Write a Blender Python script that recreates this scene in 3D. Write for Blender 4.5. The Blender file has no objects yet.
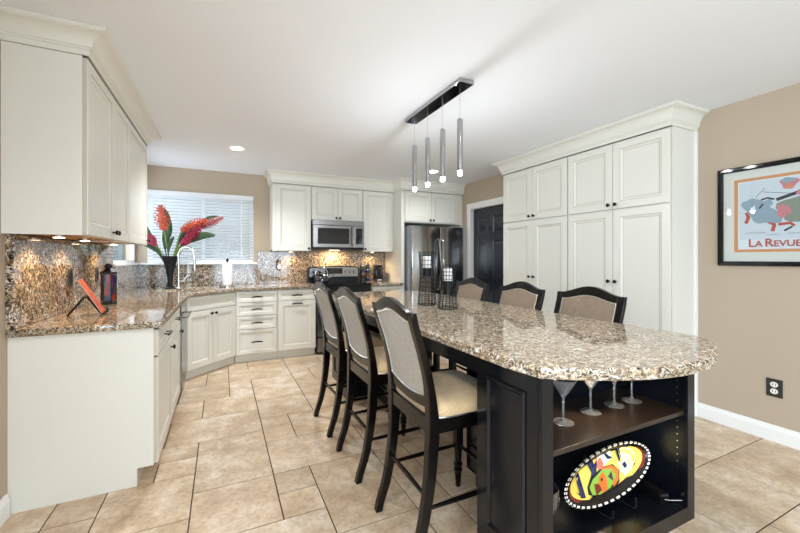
import bpy, bmesh, math, random
from mathutils import Vector, Matrix, noise
random.seed(7)
S = bpy.context.scene
C = S.collection
PI = math.pi

# ------------------------------------------------------------------ camera
cd = bpy.data.cameras.new('camera'); cam = bpy.data.objects.new('camera', cd); C.objects.link(cam)
cd.sensor_width = 36.0; cd.lens = 36.0 * 370 / 800; cd.shift_y = -7.9 / 800; cd.clip_start = 0.02
cam.location = (0, 0, 1.265); cam.rotation_euler = (PI / 2, 0, -math.radians(25.69))
S.camera = cam
# ------------------------------------------------------------------ exposure
S.view_settings.view_transform = 'Standard'; S.view_settings.look = 'None'
S.view_settings.exposure = 0.42; S.view_settings.gamma = 1.0
S.view_settings.use_curve_mapping = False
S.cycles.use_denoising = True
S.cycles.max_bounces = 10; S.cycles.diffuse_bounces = 6; S.cycles.glossy_bounces = 5
S.cycles.transmission_bounces = 8; S.cycles.transparent_max_bounces = 12
S.cycles.sample_clamp_indirect = 6.0
S.cycles.caustics_reflective = False; S.cycles.caustics_refractive = False
# ------------------------------------------------------------------ daylight
W = bpy.data.worlds.new('sky'); S.world = W; W.use_nodes = True
W.node_tree.nodes['Background'].inputs[0].default_value = (0.84, 0.92, 1.0, 1)
W.node_tree.nodes['Background'].inputs[1].default_value = 3.6


def light(name, kind, loc, energy, col=(1, 1, 1), rot=(0, 0, 0), size=0.1, size_y=None, spot=None, parent=None):
    l = bpy.data.lights.new(name, kind); l.energy = energy; l.color = col
    if kind == 'AREA':
        l.size = size
        if size_y: l.shape = 'RECTANGLE'; l.size_y = size_y
        else: l.shape = 'DISK'
    else:
        l.shadow_soft_size = size
    if spot: l.spot_size = spot[0]; l.spot_blend = spot[1]
    o = bpy.data.objects.new(name, l); o.location = loc; o.rotation_euler = rot
    C.objects.link(o)
    if parent: o.parent = parent
    return o


# daylight entering through the glazed doors behind the camera and the living-room window on the left
light('daylight_rear_door', 'AREA', (1.3, -5.85, 1.15), 105, (0.60, 0.81, 1.0), (PI / 2, 0, 0), 3.2, 2.0)
light('daylight_side_window', 'AREA', (-0.90, -1.5, 1.35), 92, (0.70, 0.86, 1.0), (PI / 2, 0, -PI / 2), 1.9, 1.5)


# ------------------------------------------------------------------ colour and material helpers
def lin(r, g, b):
    f = lambda c: (c / 255) / 12.92 if c / 255 <= 0.04045 else (((c / 255) + 0.055) / 1.055) ** 2.4
    return (f(r), f(g), f(b), 1)


def mat(name, col, rough=0.5, metal=0.0, **kw):
    m = bpy.data.materials.new(name); m.use_nodes = True
    nt = m.node_tree; b = nt.nodes['Principled BSDF']
    b.inputs['Base Color'].default_value = col; b.inputs['Roughness'].default_value = rough
    b.inputs['Metallic'].default_value = metal
    if 'emit' in kw:
        b.inputs['Emission Color'].default_value = kw['emit']; b.inputs['Emission Strength'].default_value = kw.get('es', 1)
    if 'coat' in kw:
        b.inputs['Coat Weight'].default_value = kw['coat']; b.inputs['Coat Roughness'].default_value = 0.05
    if 'spec' in kw: b.inputs['Specular IOR Level'].default_value = kw['spec']
    if 'trans' in kw: b.inputs['Transmission Weight'].default_value = kw['trans']
    nz = kw.get('noise')
    if nz:  # (scale, amount, bump)
        tc = nt.nodes.new('ShaderNodeTexCoord'); n = nt.nodes.new('ShaderNodeTexNoise')
        n.inputs['Scale'].default_value = nz[0]; n.inputs['Detail'].default_value = 4
        nt.links.new(tc.outputs['Object'], n.inputs['Vector'])
        if nz[1]:
            r = nt.nodes.new('ShaderNodeValToRGB')
            d = nz[1]
            r.color_ramp.elements[0].color = tuple(c * (1 - d) for c in col[:3]) + (1,)
            r.color_ramp.elements[1].color = tuple(min(1, c * (1 + d)) for c in col[:3]) + (1,)
            r.color_ramp.elements[0].position = 0.35; r.color_ramp.elements[1].position = 0.65
            nt.links.new(n.outputs['Fac'], r.inputs['Fac']); nt.links.new(r.outputs['Color'], b.inputs['Base Color'])
        if nz[2]:
            bp = nt.nodes.new('ShaderNodeBump'); bp.inputs['Strength'].default_value = nz[2]; bp.inputs['Distance'].default_value = 0.002
            nt.links.new(n.outputs['Fac'], bp.inputs['Height']); nt.links.new(bp.outputs['Normal'], b.inputs['Normal'])
    return m


def granite(name, scale=1.0, light_shift=0.0, rough=0.06, spec=0.8, stretch=(1, 1, 1)):
    m = bpy.data.materials.new(name); m.use_nodes = True
    nt = m.node_tree; N = nt.nodes.new; L = nt.links.new; b = nt.nodes['Principled BSDF']
    tc = N('ShaderNodeTexCoord'); mp = N('ShaderNodeMapping'); mp.inputs['Scale'].default_value = stretch
    mp.inputs['Rotation'].default_value = (0.3, 0.2, 0.6)
    L(tc.outputs['Object'], mp.inputs['Vector'])
    warp = N('ShaderNodeTexNoise'); warp.inputs['Scale'].default_value = 28 * scale; warp.inputs['Detail'].default_value = 3
    L(mp.outputs[0], warp.inputs['Vector'])
    mx = N('ShaderNodeMixRGB'); mx.blend_type = 'LINEAR_LIGHT'; mx.inputs['Fac'].default_value = 0.035
    L(mp.outputs[0], mx.inputs[1]); L(warp.outputs['Color'], mx.inputs[2])

    def nz(sc, det, ro=0.6):
        n = N('ShaderNodeTexNoise'); n.inputs['Scale'].default_value = sc * scale; n.inputs['Detail'].default_value = det
        n.inputs['Roughness'].default_value = ro; L(mx.outputs[0], n.inputs['Vector']); return n

    def ramp(src, stops):
        r = N('ShaderNodeValToRGB'); e = r.color_ramp.elements
        e[0].position, e[0].color = stops[0]; e[1].position, e[1].color = stops[-1]
        for p, c in stops[1:-1]:
            k = e.new(p); k.color = c
        L(src, r.inputs['Fac']); return r

    def mixc(fac, a, c):
        x = N('ShaderNodeMixRGB'); L(fac, x.inputs[0]); L(a, x.inputs[1])
        if isinstance(c, tuple): x.inputs[2].default_value = c
        else: L(c, x.inputs[2])
        return x.outputs[0]
    k = light_shift
    base = ramp(nz(30, 3).outputs['Fac'], [(0.30, lin(174, 146, 114)), (0.46, lin(204, 184, 156)), (0.60, lin(230, 222, 208)), (0.8, lin(222, 220, 216))]).outputs[0]
    brown = ramp(nz(60, 4).outputs['Fac'], [(0.51 + k, (0, 0, 0, 1)), (0.56 + k, (1, 1, 1, 1))]).outputs[0]
    c = mixc(brown, base, lin(130, 106, 78))
    grey = ramp(nz(75, 2).outputs['Color'], [(0.55 + k, (0, 0, 0, 1)), (0.60 + k, (1, 1, 1, 1))]).outputs[0]
    c = mixc(grey, c, lin(112, 104, 96))
    dark = ramp(nz(95, 5, 0.65).outputs['Fac'], [(0.535 + k, (0, 0, 0, 1)), (0.558 + k, (1, 1, 1, 1))]).outputs[0]
    c = mixc(dark, c, lin(24, 20, 19))
    L(c, b.inputs['Base Color'])
    b.inputs['Roughness'].default_value = rough; b.inputs['Specular IOR Level'].default_value = spec
    return m


def pane_glass(name, tint=(0.96, 0.98, 1.0, 1)):
    m = bpy.data.materials.new(name); m.use_nodes = True
    nt = m.node_tree; nt.nodes.clear(); N = nt.nodes.new; L = nt.links.new
    o = N('ShaderNodeOutputMaterial'); t = N('ShaderNodeBsdfTransparent'); g = N('ShaderNodeBsdfGlossy'); f = N('ShaderNodeFresnel'); x = N('ShaderNodeMixShader')
    t.inputs[0].default_value = tint; g.inputs['Roughness'].default_value = 0.02; f.inputs['IOR'].default_value = 1.45
    ge = N('ShaderNodeNewGeometry'); iv = N('ShaderNodeMath'); iv.operation = 'SUBTRACT'; iv.inputs[0].default_value = 1.0; mu = N('ShaderNodeMath'); mu.operation = 'MULTIPLY'
    L(ge.outputs['Backfacing'], iv.inputs[1]); L(f.outputs[0], mu.inputs[0]); L(iv.outputs[0], mu.inputs[1])
    L(mu.outputs[0], x.inputs[0]); L(t.outputs[0], x.inputs[1]); L(g.outputs[0], x.inputs[2]); L(x.outputs[0], o.inputs[0])
    return m


def tweed(name, c1, c2):
    m = mat(name, c1, 0.9)
    nt = m.node_tree; N = nt.nodes.new; L = nt.links.new; b = nt.nodes['Principled BSDF']
    tc = N('ShaderNodeTexCoord'); v = N('ShaderNodeTexNoise'); v.inputs['Scale'].default_value = 330; v.inputs['Detail'].default_value = 2
    L(tc.outputs['Object'], v.inputs['Vector'])
    r = N('ShaderNodeValToRGB'); r.color_ramp.elements[0].position = 0.38; r.color_ramp.elements[1].position = 0.62
    r.color_ramp.elements[0].color = c2; r.color_ramp.elements[1].color = c1
    L(v.outputs['Fac'], r.inputs['Fac']); L(r.outputs['Color'], b.inputs['Base Color'])
    bp = N('ShaderNodeBump'); bp.inputs['Strength'].default_value = 0.4; bp.inputs['Distance'].default_value = 0.001
    L(v.outputs['Fac'], bp.inputs['Height']); L(bp.outputs['Normal'], b.inputs['Normal'])
    b.inputs['Sheen Weight'].default_value = 0.2
    return m


def tile_mat():
    m = mat('stone_tile', lin(205, 176, 140), 0.33)
    nt = m.node_tree; N = nt.nodes.new; L = nt.links.new; b = nt.nodes['Principled BSDF']
    tc = N('ShaderNodeTexCoord')
    n1 = N('ShaderNodeTexNoise'); n1.inputs['Scale'].default_value = 5; n1.inputs['Detail'].default_value = 8; n1.inputs['Roughness'].default_value = 0.65
    n2 = N('ShaderNodeTexNoise'); n2.inputs['Scale'].default_value = 45; n2.inputs['Detail'].default_value = 5
    at = N('ShaderNodeAttribute'); at.attribute_name = 'tone'
    ad = N('ShaderNodeVectorMath'); ad.operation = 'MULTIPLY_ADD'; ad.inputs[1].default_value = (9, 9, 9)
    L(at.outputs['Color'], ad.inputs[0]); L(tc.outputs['Object'], ad.inputs[2])
    L(ad.outputs[0], n1.inputs['Vector']); L(ad.outputs[0], n2.inputs['Vector'])
    r = N('ShaderNodeValToRGB'); e = r.color_ramp.elements
    e[0].position = 0.32; e[0].color = lin(190, 162, 132); e[1].position = 0.68; e[1].color = lin(240, 226, 206)
    k = e.new(0.5); k.color = lin(214, 190, 160)
    L(n1.outputs['Fac'], r.inputs['Fac'])
    r2 = N('ShaderNodeValToRGB'); r2.color_ramp.elements[0].position = 0.3; r2.color_ramp.elements[1].position = 0.55
    r2.color_ramp.elements[0].color = (0.72, 0.68, 0.64, 1); r2.color_ramp.elements[1].color = (1, 1, 1, 1)
    L(n2.outputs['Fac'], r2.inputs['Fac'])
    mx = N('ShaderNodeMixRGB'); mx.blend_type = 'MULTIPLY'; mx.inputs[0].default_value = 0.75
    L(r.outputs[0], mx.inputs[1]); L(r2.outputs[0], mx.inputs[2])
    hs = N('ShaderNodeHueSaturation'); mr = N('ShaderNodeMapRange'); mr.inputs['To Min'].default_value = 0.9; mr.inputs['To Max'].default_value = 1.07
    L(at.outputs['Fac'], mr.inputs['Value']); L(mr.outputs[0], hs.inputs['Value']); L(mx.outputs[0], hs.inputs['Color'])
    L(hs.outputs[0], b.inputs['Base Color'])
    bp = N('ShaderNodeBump'); bp.inputs['Strength'].default_value = 0.15; bp.inputs['Distance'].default_value = 0.002
    L(n2.outputs['Fac'], bp.inputs['Height']); L(bp.outputs['Normal'], b.inputs['Normal'])
    return m


M = dict(
    cab=mat('cabinet_cream_paint', lin(228, 226, 216), 0.33), glaze=mat('cabinet_glaze_line', lin(196, 188, 170), 0.4),
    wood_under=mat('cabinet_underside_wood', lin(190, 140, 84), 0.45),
    wall=mat('wall_beige_paint', lin(184, 167, 147), 0.75, noise=(300, 0, 0.05)),
    ceil=mat('ceiling_white_paint', lin(238, 241, 246), 0.9),
    trim=mat('trim_white_paint', lin(240, 240, 238), 0.35),
    tile=tile_mat(), grout=mat('dark_grout', lin(58, 44, 32), 0.9),
    granite=granite('granite_island', 1.15, 0.0, 0.05, 1.0), granite2=granite('granite_counter', 1.0, 0.0), granite3=granite('granite_backsplash', 0.8, -0.015, 0.06, 0.55),
    black=mat('island_black_paint', lin(10, 14, 21), 0.22, spec=0.4, noise=(160, 0, 0.04)),
    shelf=mat('island_interior_brown', lin(44, 34, 27), 0.3),
    wood=mat('espresso_wood', lin(12, 8, 7), 0.17, spec=0.33),
    tweed=tweed('tweed_fabric', lin(196, 191, 182), lin(124, 118, 110)), tweedb=tweed('tweed_fabric_brown', lin(150, 130, 108), lin(84, 70, 57)),
    seat=tweed('seat_fabric', lin(224, 194, 148), lin(170, 143, 106)),
    nail=mat('nail_silver', (0.85, 0.82, 0.76, 1), 0.25, 1.0),
    steel=mat('brushed_steel', (0.29, 0.283, 0.278, 1), 0.24, 1.0, noise=(3, 0.06, 0)),
    fridge=mat('fridge_steel', (0.46, 0.455, 0.45, 1), 0.17, 1.0),
    chrome=mat('chrome', (0.46, 0.47, 0.49, 1), 0.10, 1.0),
    nickel=mat('brushed_nickel', (0.66, 0.65, 0.63, 1), 0.25, 1.0),
    bronze=mat('dark_bronze', lin(38, 30, 27), 0.3, 0.7),
    blackgloss=mat('black_gloss', (0.006, 0.006, 0.007, 1), 0.08, spec=0.35),
    blackmat=mat('black_satin', (0.009, 0.009, 0.010, 1), 0.4, spec=0.3),
    darkglass=mat('dark_glass', (0.01, 0.01, 0.012, 1), 0.04),
    door=mat('door_black_paint', lin(26, 32, 42), 0.25),
    blind=mat('blind_slat_white', lin(232, 235, 238), 0.5),
    glass=pane_glass('window_glass'),
    goblet_glass=mat('clear_goblet_glass', (0.97, 0.97, 0.97, 1), 0.02, trans=0.97), crystal=mat('clear_crystal', (0.97, 0.97, 0.96, 1), 0.05, trans=0.86),
    bulb=mat('lamp_glow', (1, 1, 1, 1), 0.3, emit=(1, 0.93, 0.83, 1), es=14),
    warm=mat('warm_puck_glow', (1, 1, 1, 1), 0.3, emit=(1, 0.72, 0.42, 1), es=9),
    paper=mat('white_paper', lin(244, 243, 240), 0.9),
    wax=mat('white_wax', lin(245, 243, 238), 0.5),
    leaf=mat('leaf_green', lin(44, 74, 42), 0.4, noise=(30, 0.4, 0)),
    stem=mat('stem_green', lin(112, 138, 62), 0.5),
    red=mat('ginger_orange_red', lin(190, 84, 58), 0.5, noise=(45, 0.55, 0)),
    magenta=mat('ginger_magenta', lin(150, 30, 64), 0.5, noise=(45, 0.5, 0)),
    pink=mat('ginger_dusky_pink', lin(166, 84, 86), 0.5, noise=(45, 0.5, 0)),
    orange=mat('orange_cover', lin(200, 84, 34), 0.4, noise=(40, 0.3, 0)),
    plate_dark=mat('outlet_plate_bronze', lin(66, 60, 56), 0.4, 0.3),
    plug=mat('receptacle_white', lin(235, 232, 226), 0.4),
    matb=mat('picture_mat_cream', lin(222, 218, 203), 0.8),
    printw=mat('print_paper', lin(226, 228, 226), 0.7),
    pyel=mat('glaze_yellow', lin(236, 204, 92), 0.15), pblue=mat('glaze_navy', lin(24, 34, 84), 0.15),
    porg=mat('glaze_orange', lin(226, 110, 32), 0.15), pgreen=mat('glaze_green', lin(132, 176, 60), 0.15),
    pred=mat('glaze_red', lin(112, 36, 20), 0.15), pwhite=mat('glaze_white', lin(240, 236, 222), 0.12),
    pcoral=mat('glaze_coral', lin(226, 112, 96), 0.15), pblack=mat('glaze_black', lin(18, 15, 16), 0.12),
    sblue=mat('stained_glass_blue', lin(26, 44, 100), 0.15), sred=mat('stained_glass_red', lin(140, 34, 28), 0.15),
    sgreen=mat('stained_glass_green', lin(40, 66, 46), 0.15), samber=mat('stained_glass_amber', lin(120, 66, 34), 0.15),
    ink_blue=mat('ink_grey_blue', lin(150, 166, 174), 0.8), ink_pink=mat('ink_rose', lin(206, 130, 132), 0.8),
    ink_red=mat('ink_brick_red', lin(186, 84, 64), 0.8), ink_sage=mat('ink_sage_grey', lin(142, 146, 128), 0.8),
    ink_dark=mat('ink_dark', lin(60, 58, 58), 0.8), ink_orange=mat('ink_orange_border', lin(216, 150, 96), 0.8),
    ink_skin=mat('ink_coral_skin', lin(222, 138, 106), 0.8), ink_yel=mat('ink_pale_yellow', lin(232, 218, 150), 0.8),
)


# ------------------------------------------------------------------ mesh helpers
class MB:
    def __init__(s): s.bm = bmesh.new(); s.mats = []

    def mi(s, m):
        if m is None: return 0
        if m not in s.mats: s.mats.append(m)
        return s.mats.index(m)

    def face(s, vs, m=None):
        try:
            f = s.bm.faces.new(vs)
            f.material_index = s.mi(m)
            return f
        except ValueError:
            return None

    def box(s, x0, y0, z0, x1, y1, z1, m=None, bev=0.0, T=None):
        if x0 > x1: x0, x1 = x1, x0
        if y0 > y1: y0, y1 = y1, y0
        if z0 > z1: z0, z1 = z1, z0
        v = [s.bm.verts.new(p) for p in [(x0, y0, z0), (x1, y0, z0), (x1, y1, z0), (x0, y1, z0), (x0, y0, z1), (x1, y0, z1), (x1, y1, z1), (x0, y1, z1)]]
        fs = [s.face([v[i] for i in q], m) for q in ((3, 2, 1, 0), (4, 5, 6, 7), (0, 1, 5, 4), (1, 2, 6, 5), (2, 3, 7, 6), (3, 0, 4, 7))]
        if bev > 0:
            es = list({e for f in fs for e in f.edges})
            r = bmesh.ops.bevel(s.bm, geom=es, offset=bev, segments=2, profile=0.5, affect='EDGES')
            v = list({w for f in r['faces'] for w in f.verts} | {w for w in v if w.is_valid})
        if T is not None:
            for w in v: w.co = T @ w.co
        return s

    def lathe(s, prof, c=(0, 0, 0), n=20, m=None, T=None, sx=1, sy=1, cap=True):
        rings = []
        for r, z in prof:
            if r < 1e-5: rings.append([s.bm.verts.new((c[0], c[1], c[2] + z))])
            else: rings.append([s.bm.verts.new((c[0] + r * sx * math.cos(2 * PI * k / n), c[1] + r * sy * math.sin(2 * PI * k / n), c[2] + z)) for k in range(n)])
        for a, b in zip(rings, rings[1:]):
            for k in range(n):
                q = (k + 1) % n
                if len(a) == 1 and len(b) == 1: continue
                if len(a) == 1: s.face([a[0], b[q], b[k]], m)
                elif len(b) == 1: s.face([a[k], a[q], b[0]], m)
                else: s.face([a[k], a[q], b[q], b[k]], m)
        if cap:
            if len(rings[0]) > 1: s.face(rings[0][::-1], m)
            if len(rings[-1]) > 1: s.face(rings[-1], m)
        if T is not None:
            for rr in rings:
                for v in rr: v.co = T @ v.co
        return s

    def tube(s, pts, r, n=8, m=None, closed=False, T=None):
        pts = [Vector(p) for p in pts]; rings = []; N = len(pts)
        rr = r if isinstance(r, (list, tuple)) else [r] * N
        up = None
        for i, p in enumerate(pts):
            if closed: d = pts[(i + 1) % N] - pts[i - 1]
            else: d = pts[min(i + 1, N - 1)] - pts[max(i - 1, 0)]
            d.normalize()
            if up is None:
                a = Vector((0, 0, 1)) if abs(d.z) < 0.9 else Vector((1, 0, 0))
                u = d.cross(a).normalized()
            else:
                u = (up - d * up.dot(d)).normalized()
            up = u; w = d.cross(u)
            rings.append([s.bm.verts.new(p + (u * math.cos(2 * PI * k / n) + w * math.sin(2 * PI * k / n)) * rr[i]) for k in range(n)])
        prs = list(zip(rings, rings[1:])) + ([(rings[-1], rings[0])] if closed else [])
        for a, b in prs:
            for k in range(n): s.face([a[k], a[(k + 1) % n], b[(k + 1) % n], b[k]], m)
        if not closed: s.face(rings[0][::-1], m); s.face(rings[-1], m)
        if T is not None:
            for q in rings:
                for v in q: v.co = T @ v.co
        return s

    def prism(s, poly, a0, a1, axis='z', m=None, T=None):
        def P(p, a):
            if axis == 'z': return (p[0], p[1], a)
            if axis == 'y': return (p[0], a, p[1])
            return (a, p[0], p[1])
        A = [s.bm.verts.new(P(p, a0)) for p in poly]; B = [s.bm.verts.new(P(p, a1)) for p in poly]; n = len(poly)
        s.face(A[::-1], m); s.face(B, m)
        for k in range(n): s.face([A[k], A[(k + 1) % n], B[(k + 1) % n], B[k]], m)
        if T is not None:
            for v in A + B: v.co = T @ v.co
        return s

    def rings(s, rings, m=None, cap=True, T=None):
        R = [[s.bm.verts.new(p) for p in r] for r in rings]; n = len(R[0])
        for a, b in zip(R, R[1:]):
            for k in range(n): s.face([a[k], a[(k + 1) % n], b[(k + 1) % n], b[k]], m)
        if cap: s.face(R[0][::-1], m); s.face(R[-1], m)
        if T is not None:
            for q in R:
                for v in q: v.co = T @ v.co
        return s

    def grid(s, pts, m=None, T=None):
        V = [[s.bm.verts.new(p) for p in row] for row in pts]
        for i in range(len(V) - 1):
            for j in range(len(V[0]) - 1): s.face([V[i][j], V[i][j + 1], V[i + 1][j + 1], V[i + 1][j]], m)
        if T is not None:
            for r in V:
                for v in r: v.co = T @ v.co
        return V

    def sphere(s, c, r, m=None, n=8, sz=1.0):
        k = max(4, n // 2 + 1)
        return s.lathe([(r * math.sin(PI * i / k), -r * sz * math.cos(PI * i / k)) for i in range(k + 1)], c, n, m)

    def build(s, name, m=None, parent=None, bev=0.0, smooth=False, shift=None):
        bmesh.ops.recalc_face_normals(s.bm, faces=s.bm.faces)
        off = Vector(shift) if shift is not None else (Vector(parent['_o']) if parent is not None and '_o' in parent else Vector((0, 0, 0)))
        if off.length > 0:
            for v in s.bm.verts: v.co -= off
        me = bpy.data.meshes.new(name)
        if smooth:
            for f in s.bm.faces: f.smooth = True
            for e in s.bm.edges:
                if len(e.link_faces) == 2 and e.calc_face_angle(0) > 0.6: e.smooth = False
        s.bm.to_mesh(me); s.bm.free()
        mats = s.mats if s.mats else [m]
        for q in mats: me.materials.append(q if q is not None else m)
        o = bpy.data.objects.new(name, me); C.objects.link(o)
        if parent is not None: o.parent = parent; o['_o'] = list(off)
        elif shift is not None: o.location = shift; o['_o'] = list(off)
        if bev > 0:
            b = o.modifiers.new('bevel', 'BEVEL'); b.width = bev; b.segments = 2; b.limit_method = 'ANGLE'; b.angle_limit = 0.7
        return o


def thing(name, label, cat, loc=(0, 0, 0), rz=0, group=None, local=False):
    o = bpy.data.objects.new(name, None); C.objects.link(o); o.empty_display_size = 0.1
    o.location = loc; o.rotation_euler = (0, 0, rz); o['label'] = label; o['category'] = cat
    if group: o['group'] = group
    o['_o'] = [0, 0, 0] if local else list(loc)
    return o


def tag(o, label, cat, group=None, kind=None):
    o['label'] = label; o['category'] = cat
    if group: o['group'] = group
    if kind: o['kind'] = kind
    return o


def struct(mb, name, m, **k):
    o = mb.build(name, m, **k); o['kind'] = 'structure'; return o


def copy_tree(o, parent=None):
    c = o.copy(); C.objects.link(c)
    if parent is not None: c.parent = parent
    for ch in list(o.children): copy_tree(ch, c)
    return c


def wall_boxes(mb, axis, t0, t1, a0, a1, z0, z1, holes):
    """a wall slab cut into boxes around its openings; axis = the axis it runs along"""
    As = sorted({a0, a1, *[h[0] for h in holes], *[h[1] for h in holes]}); Zs = sorted({z0, z1, *[h[2] for h in holes], *[h[3] for h in holes]})
    for i in range(len(As) - 1):
        for j in range(len(Zs) - 1):
            ca = (As[i] + As[i + 1]) / 2; cz = (Zs[j] + Zs[j + 1]) / 2
            if any(h[0] < ca < h[1] and h[2] < cz < h[3] for h in holes): continue
            if axis == 'x': mb.box(As[i], t0, Zs[j], As[i + 1], t1, Zs[j + 1])
            else: mb.box(t0, As[i], Zs[j], t1, As[i + 1], Zs[j + 1])


def plane_T(o, u, n):
    """matrix: local x -> u (horizontal), local z -> up, local y -> n (outward)"""
    u = Vector(u).normalized(); n = Vector(n).normalized()
    return Matrix(((u.x, n.x, 0, o[0]), (u.y, n.y, 0, o[1]), (0, 0, 1, o[2]), (0, 0, 0, 1)))


def door_front(mb, T, w, h, t=0.02, fr=0.055):
    """a recessed-panel cabinet front in the local plane 0..w, 0..h with y outward"""
    steps = [(0, 0), (0, t - 0.003), (0.003, t), (fr, t), (fr + 0.004, t - 0.004), (fr + 0.010, t - 0.004), (fr + 0.022, t - 0.011), (fr + 0.026, t - 0.011)]
    mx = min(w, h) / 2 - 0.004
    R = []
    for i, d in steps:
        i = min(i, mx)
        R.append([(i, d, i), (w - i, d, i), (w - i, d, h - i), (i, d, h - i)])
    V = [[mb.bm.verts.new(T @ Vector(p)) for p in q] for q in R]
    for j, (a, b) in enumerate(zip(V, V[1:])):
        for k in range(4): mb.face([a[k], a[(k + 1) % 4], b[(k + 1) % 4], b[k]], M['glaze'] if j in (0, 3, 6) else M['cab'])  # darker tone on the door sides and panel steps
    mb.face(V[0][::-1], M['cab']); mb.face(V[-1], M['cab'])


ZC = 2.43            # ceiling
XL, XR, YB, YF = -0.955, 3.45, 5.50, -6.0

# ================================================================== SETTING
# floor: stone tiles laid in a multi-size pattern on a 0.2075 m module
U = 0.2073; OX, OY = 0.272, 2.278
i0, i1, j0, j1 = -6, 16, -27, 16
occ = set()
tiles = [(-2, 0, 2, 3), (-4, -1, 2, 2), (-3, 1, 1, 1), (-4, 2, 2, 1), (-3, 3, 3, 2), (-2, 5, 2, 2), (-4, 5, 2, 2), (-1, 7, 1, 1), (-3, 7, 2, 2), (-1, 8, 1, 1),
         (-1, 9, 3, 2), (-1, 11, 1, 2), (0, 11, 2, 3), (2, 8, 1, 2), (3, 8, 2, 2), (0, 4, 2, 2), (0, 6, 2, 3), (-2, -2, 2, 2), (0, -1, 1, 1), (0, -2, 1, 1),
         (1, -3, 2, 3), (0, 0, 3, 2), (0, 2, 1, 2), (1, 2, 3, 2), (-1, -4, 2, 2), (3, -3, 1, 3), (-4, -3, 2, 2), (2, 4, 2, 2), (2, 6, 3, 2), (3, 0, 2, 2), (12, -5, 3, 2), (12, -7, 2, 2), (9, -7, 3, 2), (14, -7, 3, 2)]
for t in tiles:
    for a in range(t[2]):
        for b in range(t[3]): occ.add((t[0] + a, t[1] + b))
rt = random.Random(3)
for j in range(j0, j1):
    for i in range(i0, i1):
        if (i, j) in occ: continue
        opts = [(3, 2), (2, 3), (2, 2), (2, 1), (1, 2), (2, 2)]; rt.shuffle(opts)
        for w, h in opts + [(1, 1)]:
            cells = [(i + a, j + b) for a in range(w) for b in range(h)]
            if all(c not in occ and c[0] < i1 and c[1] < j1 for c in cells):
                occ.update(cells); tiles.append((i, j, w, h)); break
fl = MB(); fl.mats = [M['tile'], M['grout']]
lay = fl.bm.verts.layers.float_color.new('tone')
g = 0.0029
for t in tiles:
    x0, y0 = OX + t[0] * U + g, OY + t[1] * U + g; x1, y1 = OX + (t[0] + t[2]) * U - g, OY + (t[1] + t[3]) * U - g
    x0, x1 = max(x0, XL), min(x1, XR + 0.1); y0, y1 = max(y0, YF), min(y1, YB)
    if x1 - x0 < 0.01 or y1 - y0 < 0.01: continue
    v = rt.random()
    R = [[fl.bm.verts.new(p) for p in r] for r in ([(x0, y0, -0.004), (x1, y0, -0.004), (x1, y1, -0.004), (x0, y1, -0.004)],
                                               [(x0, y0, -0.0015), (x1, y0, -0.0015), (x1, y1, -0.0015), (x0, y1, -0.0015)],
                                               [(x0 + .002, y0 + .002, 0), (x1 - .002, y0 + .002, 0), (x1 - .002, y1 - .002, 0), (x0 + .002, y1 - .002, 0)])]
    for a, b in zip(R, R[1:]):
        for k in range(4): fl.face([a[k], a[(k + 1) % 4], b[(k + 1) % 4], b[k]], M['tile'])
    fl.face(R[-1], M['tile'])
    for r in R:
        for q in r: q[lay] = (v, (v * 7.3) % 1, (v * 3.7) % 1, 1)
fl.box(XL - 0.1, YF - 0.1, -0.05, XR + 0.15, YB + 0.1, -0.0035, M['grout'])
struct(fl, 'floor', M['tile'])

mb = MB(); mb.box(XL - 0.1, YF - 0.1, ZC, XR + 0.15, YB + 0.12, ZC + 0.06); struct(mb, 'ceiling', M['ceil'])
WX0, WX1, WZ0, WZ1 = -0.838, 0.395, 1.215, 2.11     # sink window
mb = MB(); wall_boxes(mb, 'x', YB, YB + 0.12, XL - 0.1, XR + 0.15, 0, ZC, [(WX0, WX1, WZ0, WZ1)]); struct(mb, 'wall_back', M['wall'])
LY0, LY1 = 4.36, 5.47
mb = MB(); wall_boxes(mb, 'y', XL - 0.05, XL, YF, YB, 0, ZC, [(LY0, LY1, WZ0, WZ1), (-2.45, -0.55, 0.6, 2.1)]); struct(mb, 'wall_left', M['wall'])
DY0, DY1, DZ = 3.84, 4.65, 2.02
mb = MB(); wall_boxes(mb, 'y', XR, XR + 0.12, YF, YB, 0, ZC, [(DY0, DY1, 0, DZ)]); struct(mb, 'wall_right', M['wall'])
mb = MB(); wall_boxes(mb, 'x', YF - 0.1, YF, XL - 0.1, XR + 0.15, 0, ZC, [(-0.3, 2.9, 0.05, 2.15)]); struct(mb, 'wall_front', M['wall'])
# baseboards
def baseboard(name, poly_y0, poly_y1, x, side):
    m_ = MB(); s_ = side
    pr = [(x, 0.0), (x + s_ * 0.016, 0.0), (x + s_ * 0.016, 0.082), (x + s_ * 0.011, 0.096), (x + s_ * 0.007, 0.112), (x, 0.112)]
    m_.prism(pr, poly_y0, poly_y1, 'y'); return struct(m_, name, M['trim'])
baseboard('baseboard_right', YF, 1.639, XR, -1)
baseboard('baseboard_left', YF, 2.47, XL, 1)
m_ = MB(); m_.box(XL, 2.474, 0, XL + 0.012, 2.48, 0.1)
m_.bm.free()

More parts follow.
